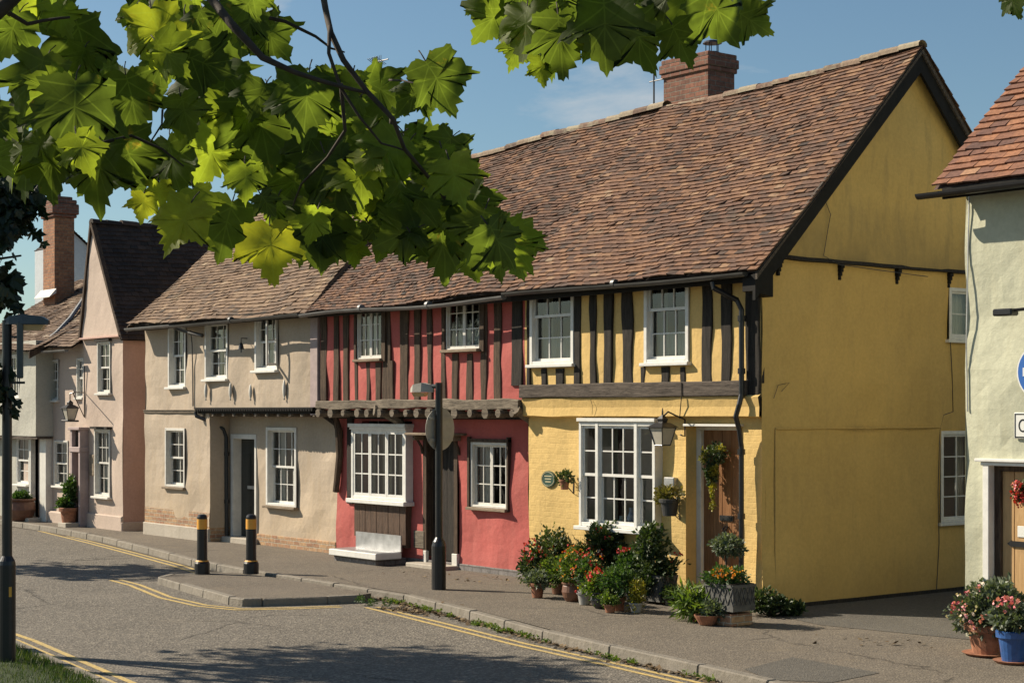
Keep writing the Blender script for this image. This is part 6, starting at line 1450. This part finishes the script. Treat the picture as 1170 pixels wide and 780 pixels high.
KEY = [(502,98,88,30,4.3,.35),(470,112,60,-40,4.5,.3),(505,285,92,5,4.4,.3),(588,283,78,35,4.3,.75),(548,262,62,60,4.6,.5),(465,262,70,-10,4.5,.35),(470,225,60,20,4.2,.85),(515,205,66,50,4.5,.4),
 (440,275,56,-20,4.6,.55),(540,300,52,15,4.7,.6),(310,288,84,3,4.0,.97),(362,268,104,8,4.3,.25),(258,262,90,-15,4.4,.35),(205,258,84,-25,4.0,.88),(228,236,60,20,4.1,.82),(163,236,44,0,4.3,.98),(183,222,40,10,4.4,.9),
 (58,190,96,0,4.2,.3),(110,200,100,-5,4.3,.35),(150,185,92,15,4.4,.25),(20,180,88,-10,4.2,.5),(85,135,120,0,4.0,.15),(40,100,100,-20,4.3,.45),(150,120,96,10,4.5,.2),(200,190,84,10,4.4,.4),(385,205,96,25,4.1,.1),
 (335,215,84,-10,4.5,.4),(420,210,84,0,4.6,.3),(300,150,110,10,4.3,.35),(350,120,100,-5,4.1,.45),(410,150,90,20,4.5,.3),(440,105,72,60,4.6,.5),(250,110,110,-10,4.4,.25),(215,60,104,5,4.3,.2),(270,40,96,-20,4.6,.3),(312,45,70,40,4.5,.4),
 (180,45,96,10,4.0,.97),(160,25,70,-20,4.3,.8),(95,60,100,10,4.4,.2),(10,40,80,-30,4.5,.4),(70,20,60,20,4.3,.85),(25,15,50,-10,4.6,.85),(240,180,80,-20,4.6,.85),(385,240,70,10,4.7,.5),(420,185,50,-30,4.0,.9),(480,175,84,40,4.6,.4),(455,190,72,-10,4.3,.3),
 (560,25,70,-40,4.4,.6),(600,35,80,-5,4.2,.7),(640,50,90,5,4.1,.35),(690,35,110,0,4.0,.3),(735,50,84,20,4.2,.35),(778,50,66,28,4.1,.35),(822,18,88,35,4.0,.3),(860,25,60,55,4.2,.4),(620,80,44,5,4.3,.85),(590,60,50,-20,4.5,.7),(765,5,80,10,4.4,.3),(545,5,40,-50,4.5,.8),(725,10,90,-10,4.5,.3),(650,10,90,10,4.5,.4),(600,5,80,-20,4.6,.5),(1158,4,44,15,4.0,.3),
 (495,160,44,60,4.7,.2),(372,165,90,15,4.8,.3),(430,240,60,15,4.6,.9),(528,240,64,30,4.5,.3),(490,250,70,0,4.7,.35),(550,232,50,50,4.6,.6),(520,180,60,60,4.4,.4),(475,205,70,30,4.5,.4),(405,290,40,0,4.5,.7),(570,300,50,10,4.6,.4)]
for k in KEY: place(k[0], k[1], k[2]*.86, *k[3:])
GAPS = [(22,41,15),(122,22,20),(156,139,20),(44,66,11),(305,72,15),(372,30,34),(345,12,26),(400,20,30),(250,238,11),(440,55,28),(415,70,10),(235,215,10),(118,40,12),(340,52,14),(476,140,10),(178,150,8)]
POLY = [(-40,-40),(330,-40),(345,60),(400,75),(445,90),(470,150),(530,180),(540,225),(580,260),(600,300),(520,310),(470,285),(420,270),(360,285),(300,260),(250,270),(200,240),(150,195),(110,215),(60,200),(0,195),(-40,190)]
def inpoly(x, y, P_):
    c = False; j = len(P_)-1
    for i in range(len(P_)):
        if ((P_[i][1] > y) != (P_[j][1] > y)) and x < (P_[j][0]-P_[i][0])*(y-P_[i][1])/(P_[j][1]-P_[i][1])+P_[i][0]: c = not c
        j = i
    return c
k = 0
while k < 150:
    x, y = r_.uniform(-40,600), r_.uniform(-40,310)
    if not inpoly(x, y, POLY): continue
    s_ = r_.uniform(30,72)
    if any(math.hypot(x-gx_, y-gy_) < gr+s_*.5 for gx_, gy_, gr in GAPS): continue
    place(x, y, s_, r_.gauss(0,35), r_.uniform(3.9,5.4)); k += 1
P2 = [(560,-40),(870,-40),(845,0),(770,10),(740,40),(700,60),(620,60),(575,20)]
k = 0
while k < 34:
    x, y = r_.uniform(560,870), r_.uniform(-40,60)
    if not inpoly(x, y, P2): continue
    place(x, y, r_.uniform(34,70), r_.gauss(0,30), r_.uniform(4,5)); k += 1
# the part of the crown above and left of the view
for i in range(460):
    x = r_.uniform(-1300, 1000); y = r_.uniform(-900, -75)
    if x < -90 and r_.random() < .4: y = r_.uniform(-300, 250)
    dpt = r_.uniform(3.2, 6.0)
    c = PD(x, y, dpt); L = r_.uniform(.1,.18); td = down_dir(r_.gauss(0,50)); nrm = Vector((r_.gauss(0,.8), r_.gauss(0,.8), r_.gauss(0,.6)+.5)).normalized()
    leaf3(crown, c, td, nrm, L, r_.random()*.8, r_, low=True)
obj('crown', crown, M['plane_leaf'], pt, smooth=True)
def br(pts, r0, r1, par=pt, name='branch'):
    P_ = []
    for p, q in zip(pts, pts[1:]):
        for i in range(3): a = p+(q-p)*(i/3); P_.append(a+Vector((noise.noise(a*3),noise.noise(a*3+Vector((5,0,0))),noise.noise(a*3+Vector((0,9,0)))))*r0*.9)
    P_.append(pts[-1]); n = len(P_); s = MB(); s.tube(P_, [r0+(r1-r0)*i/(n-1) for i in range(n)], 7); return obj(name, s, M['twig'], par, smooth=True)
top_ = Vector((9.8,-16.3,4.3))
tr = MB(); tp0 = Vector((9.6,-16.6,ROAD-.1)); tr.tube([tp0, tp0+Vector((.02,.0,.5)), tp0+Vector((.05,.05,2)), top_, top_+Vector((.1,.3,1.8)), top_+Vector((.3,.6,3.2))], [.26,.2,.17,.14,.09,.03], 12); obj('trunk', tr, M['bark'], pt, smooth=True)
L1 = [top_, PD(-900,-500,3.6), PD(-300,-420,4.0), PD(150,-160,4.3), PD(228,-5,4.3)]; br(L1, .07, .014)
br([PD(222,-20,4.0),PD(262,28,3.85),PD(300,66,3.85),PD(340,82,3.85),PD(418,106,3.9)], .012, .004)
br([PD(268,12,4.3),PD(325,24,4.4),PD(360,42,4.4),PD(378,56,4.4),PD(394,60,4.4)], .006, .002)
L2 = [top_, PD(-500,-600,4.2), PD(200,-500,4.6), PD(350,-150,4.4), PD(370,0,4.3)]; br(L2, .05, .008)
br([PD(370,-4,4.1),PD(379,38,3.95),PD(393,68,3.9),PD(420,105,3.9),PD(449,137,3.9),PD(462,172,3.95),PD(500,215,4.1),PD(530,260,4.2),PD(560,288,4.25)], .008, .003)
br([PD(377,30,3.95),PD(376,60,3.9),PD(390,100,3.9),PD(412,135,3.9),PD(436,165,3.95),PD(462,172,3.97)], .005, .002)
br([PD(447,135,4.3),PD(446,150,4.3),PD(452,176,4.3)], .005, .002)
br([PD(-60,40,3.9),PD(0,15,3.9),PD(25,-10,3.9),PD(60,-60,4.0)], .02, .016); br([PD(0,8,3.9),PD(32,28,4),PD(50,24,4),PD(80,20,4)], .006,.003)
br([PD(90,170,4.2),PD(150,155,4.3),PD(185,170,4.3),PD(210,190,4.3)], .005,.002); br([PD(186,125,4.3),PD(185,142,4.3),PD(172,162,4.3)], .003,.002)
br([PD(390,95,3.9),PD(395,150,3.95),PD(375,180,4.0),PD(345,210,4.1),PD(335,235,4.2)], .005,.002)
br([PD(445,92,4.5),PD(460,92,4.4),PD(475,95,4.3)], .003,.002)
L3 = [top_+Vector((.1,.3,1.0)), PD(300,-1000,4.6), PD(600,-500,4.5), PD(690,-100,4.4), PD(700,20,4.3)]; br(L3, .045, .006)
obj('leaf_stalks', stems, M['twig'], pt)['kind'] = 'stuff'
# two street trees outside the left of the frame (their shade falls on the road)
def street_tree(label, x, y, H, crowns, n, L, seed):
    t = thing('street_tree', label, 'tree', (x,y,ROAD)); r_ = random.Random(seed); mb = MB()
    tr = MB(); tr.tube([(x,y,ROAD-.1),(x,y,1.2),(x+.05,y+.03,H*.55),(x+.1,y,H*.8)], [.2,.15,.11,.04], 10); obj('trunk', tr, M['bark'], t, smooth=True)
    for c, rx, ry, rz, wt in crowns:
        c = Vector(c); s = MB(); a = Vector((x+.04,y+.02,H*.5)); s.tube([a, (a+c)/2+Vector((0,0,.2)), c], [.05,.03,.01], 6); obj('limb', s, M['twig'], t)
        for i in range(int(n*wt)):
            d = Vector((r_.gauss(0,1),r_.gauss(0,1),r_.gauss(0,1))).normalized(); q = r_.random()**.45*(.8+.5*noise.noise(d*2+c)); p = c+Vector((d.x*rx,d.y*ry,d.z*rz))*q
            if noise.noise(p*1.5+Vector((seed,0,0))) < -.12: continue
            leaf3(mb, p, Vector((r_.gauss(0,.6),r_.gauss(0,.6),-1)), Vector((r_.gauss(0,1),r_.gauss(0,1),r_.gauss(0,1)+.4)), L*r_.uniform(.7,1.3), r_.random()*.6, r_, low=True)
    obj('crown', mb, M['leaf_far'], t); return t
q = [PD(-45,255,17.5), PD(8,262,17.4), PD(28,225,17.6), PD(-10,330,17.3), PD(24,292,17.5), PD(-20,440,17.0), PD(-5,215,17.5)]
street_tree('street tree reaching into the left edge above the lamp post with small dark leaves', -6.2, -10.6, 6.5,
  [((-6.3,-10.2,5.6),2.2,1.9,1.4,1.0),((-5.0,-9.3,5.0),1.3,1.2,.9,.45),(q[0],.6,.55,.7,.12),(q[1],.34,.4,.5,.05),(q[2],.34,.3,.3,.035),(q[3],.45,.4,.4,.045),(q[4],.27,.3,.2,.018),(q[5],.4,.35,.35,.035),(q[6],.5,.4,.3,.06)], 3600, .12, 5)
street_tree('street tree farther along the verge, beyond the left edge', -17.8, -8.9, 6.8, [((-17.2,-7.6,5.2),1.9,1.6,1.1,1.0)], 1700, .16, 6)
# ================================================================== LIGHT, SKY, CAMERA
SUN = Vector((-1.6,-1.0,1.36)).normalized()
w = bpy.data.worlds.new('World'); sc.world = w; w.use_nodes = True; nt = w.node_tree; nt.nodes.clear()
out = nt.nodes.new('ShaderNodeOutputWorld'); bg = nt.nodes.new('ShaderNodeBackground'); sky = nt.nodes.new('ShaderNodeTexSky')
sky.sky_type = 'NISHITA'; sky.sun_disc = False
el = math.asin(SUN.z); az = math.atan2(SUN.x, SUN.y)
sky.sun_elevation = el; sky.sun_rotation = az; sky.air_density = 1.0; sky.dust_density = .6; sky.ozone_density = 1.5
tc = nt.nodes.new('ShaderNodeTexCoord'); mp = nt.nodes.new('ShaderNodeMapping'); mp.inputs['Scale'].default_value = (1,1,2.6)
nt.links.new(tc.outputs['Generated'], mp.inputs[0])
n1 = noi(nt, mp.outputs[0], 5.5, 9, .58, .3)
cl = ramp(nt, n1, [(.6,(0,)*3),(.74,(.6,)*3)])
sx = nt.nodes.new('ShaderNodeSeparateXYZ'); nt.links.new(tc.outputs['Generated'], sx.inputs[0])
col = mix(nt, cl, mix(nt, 1.0, sky.outputs[0], (.84,.97,.98), 'MULTIPLY'), (6.5,6.6,6.6))
nt.links.new(col, bg.inputs[0]); bg.inputs[1].default_value = .064; nt.links.new(bg.outputs[0], out.inputs[0])
l = bpy.data.lights.new('sun', 'SUN'); l.energy = 5.0; l.angle = R(.53); l.color = (1,.88,.70)
lo = bpy.data.objects.new('sun', l); C.objects.link(lo); lo.rotation_euler = (-SUN).to_track_quat('-Z', 'Y').to_euler()
cd_ = bpy.data.cameras.new('camera'); co = bpy.data.objects.new('camera', cd_); C.objects.link(co); sc.camera = co
co.location = CAM; co.rotation_euler = FW.to_track_quat('-Z', 'Y').to_euler()
cd_.sensor_width = 36; cd_.lens = 36*F/1170; cd_.shift_y = (HY-390)/1170; cd_.clip_end = 2000; cd_.clip_start = .05
vs = sc.view_settings; vs.view_transform = 'Standard'; vs.look = 'None'; vs.gamma = 1; vs.exposure = 0.6
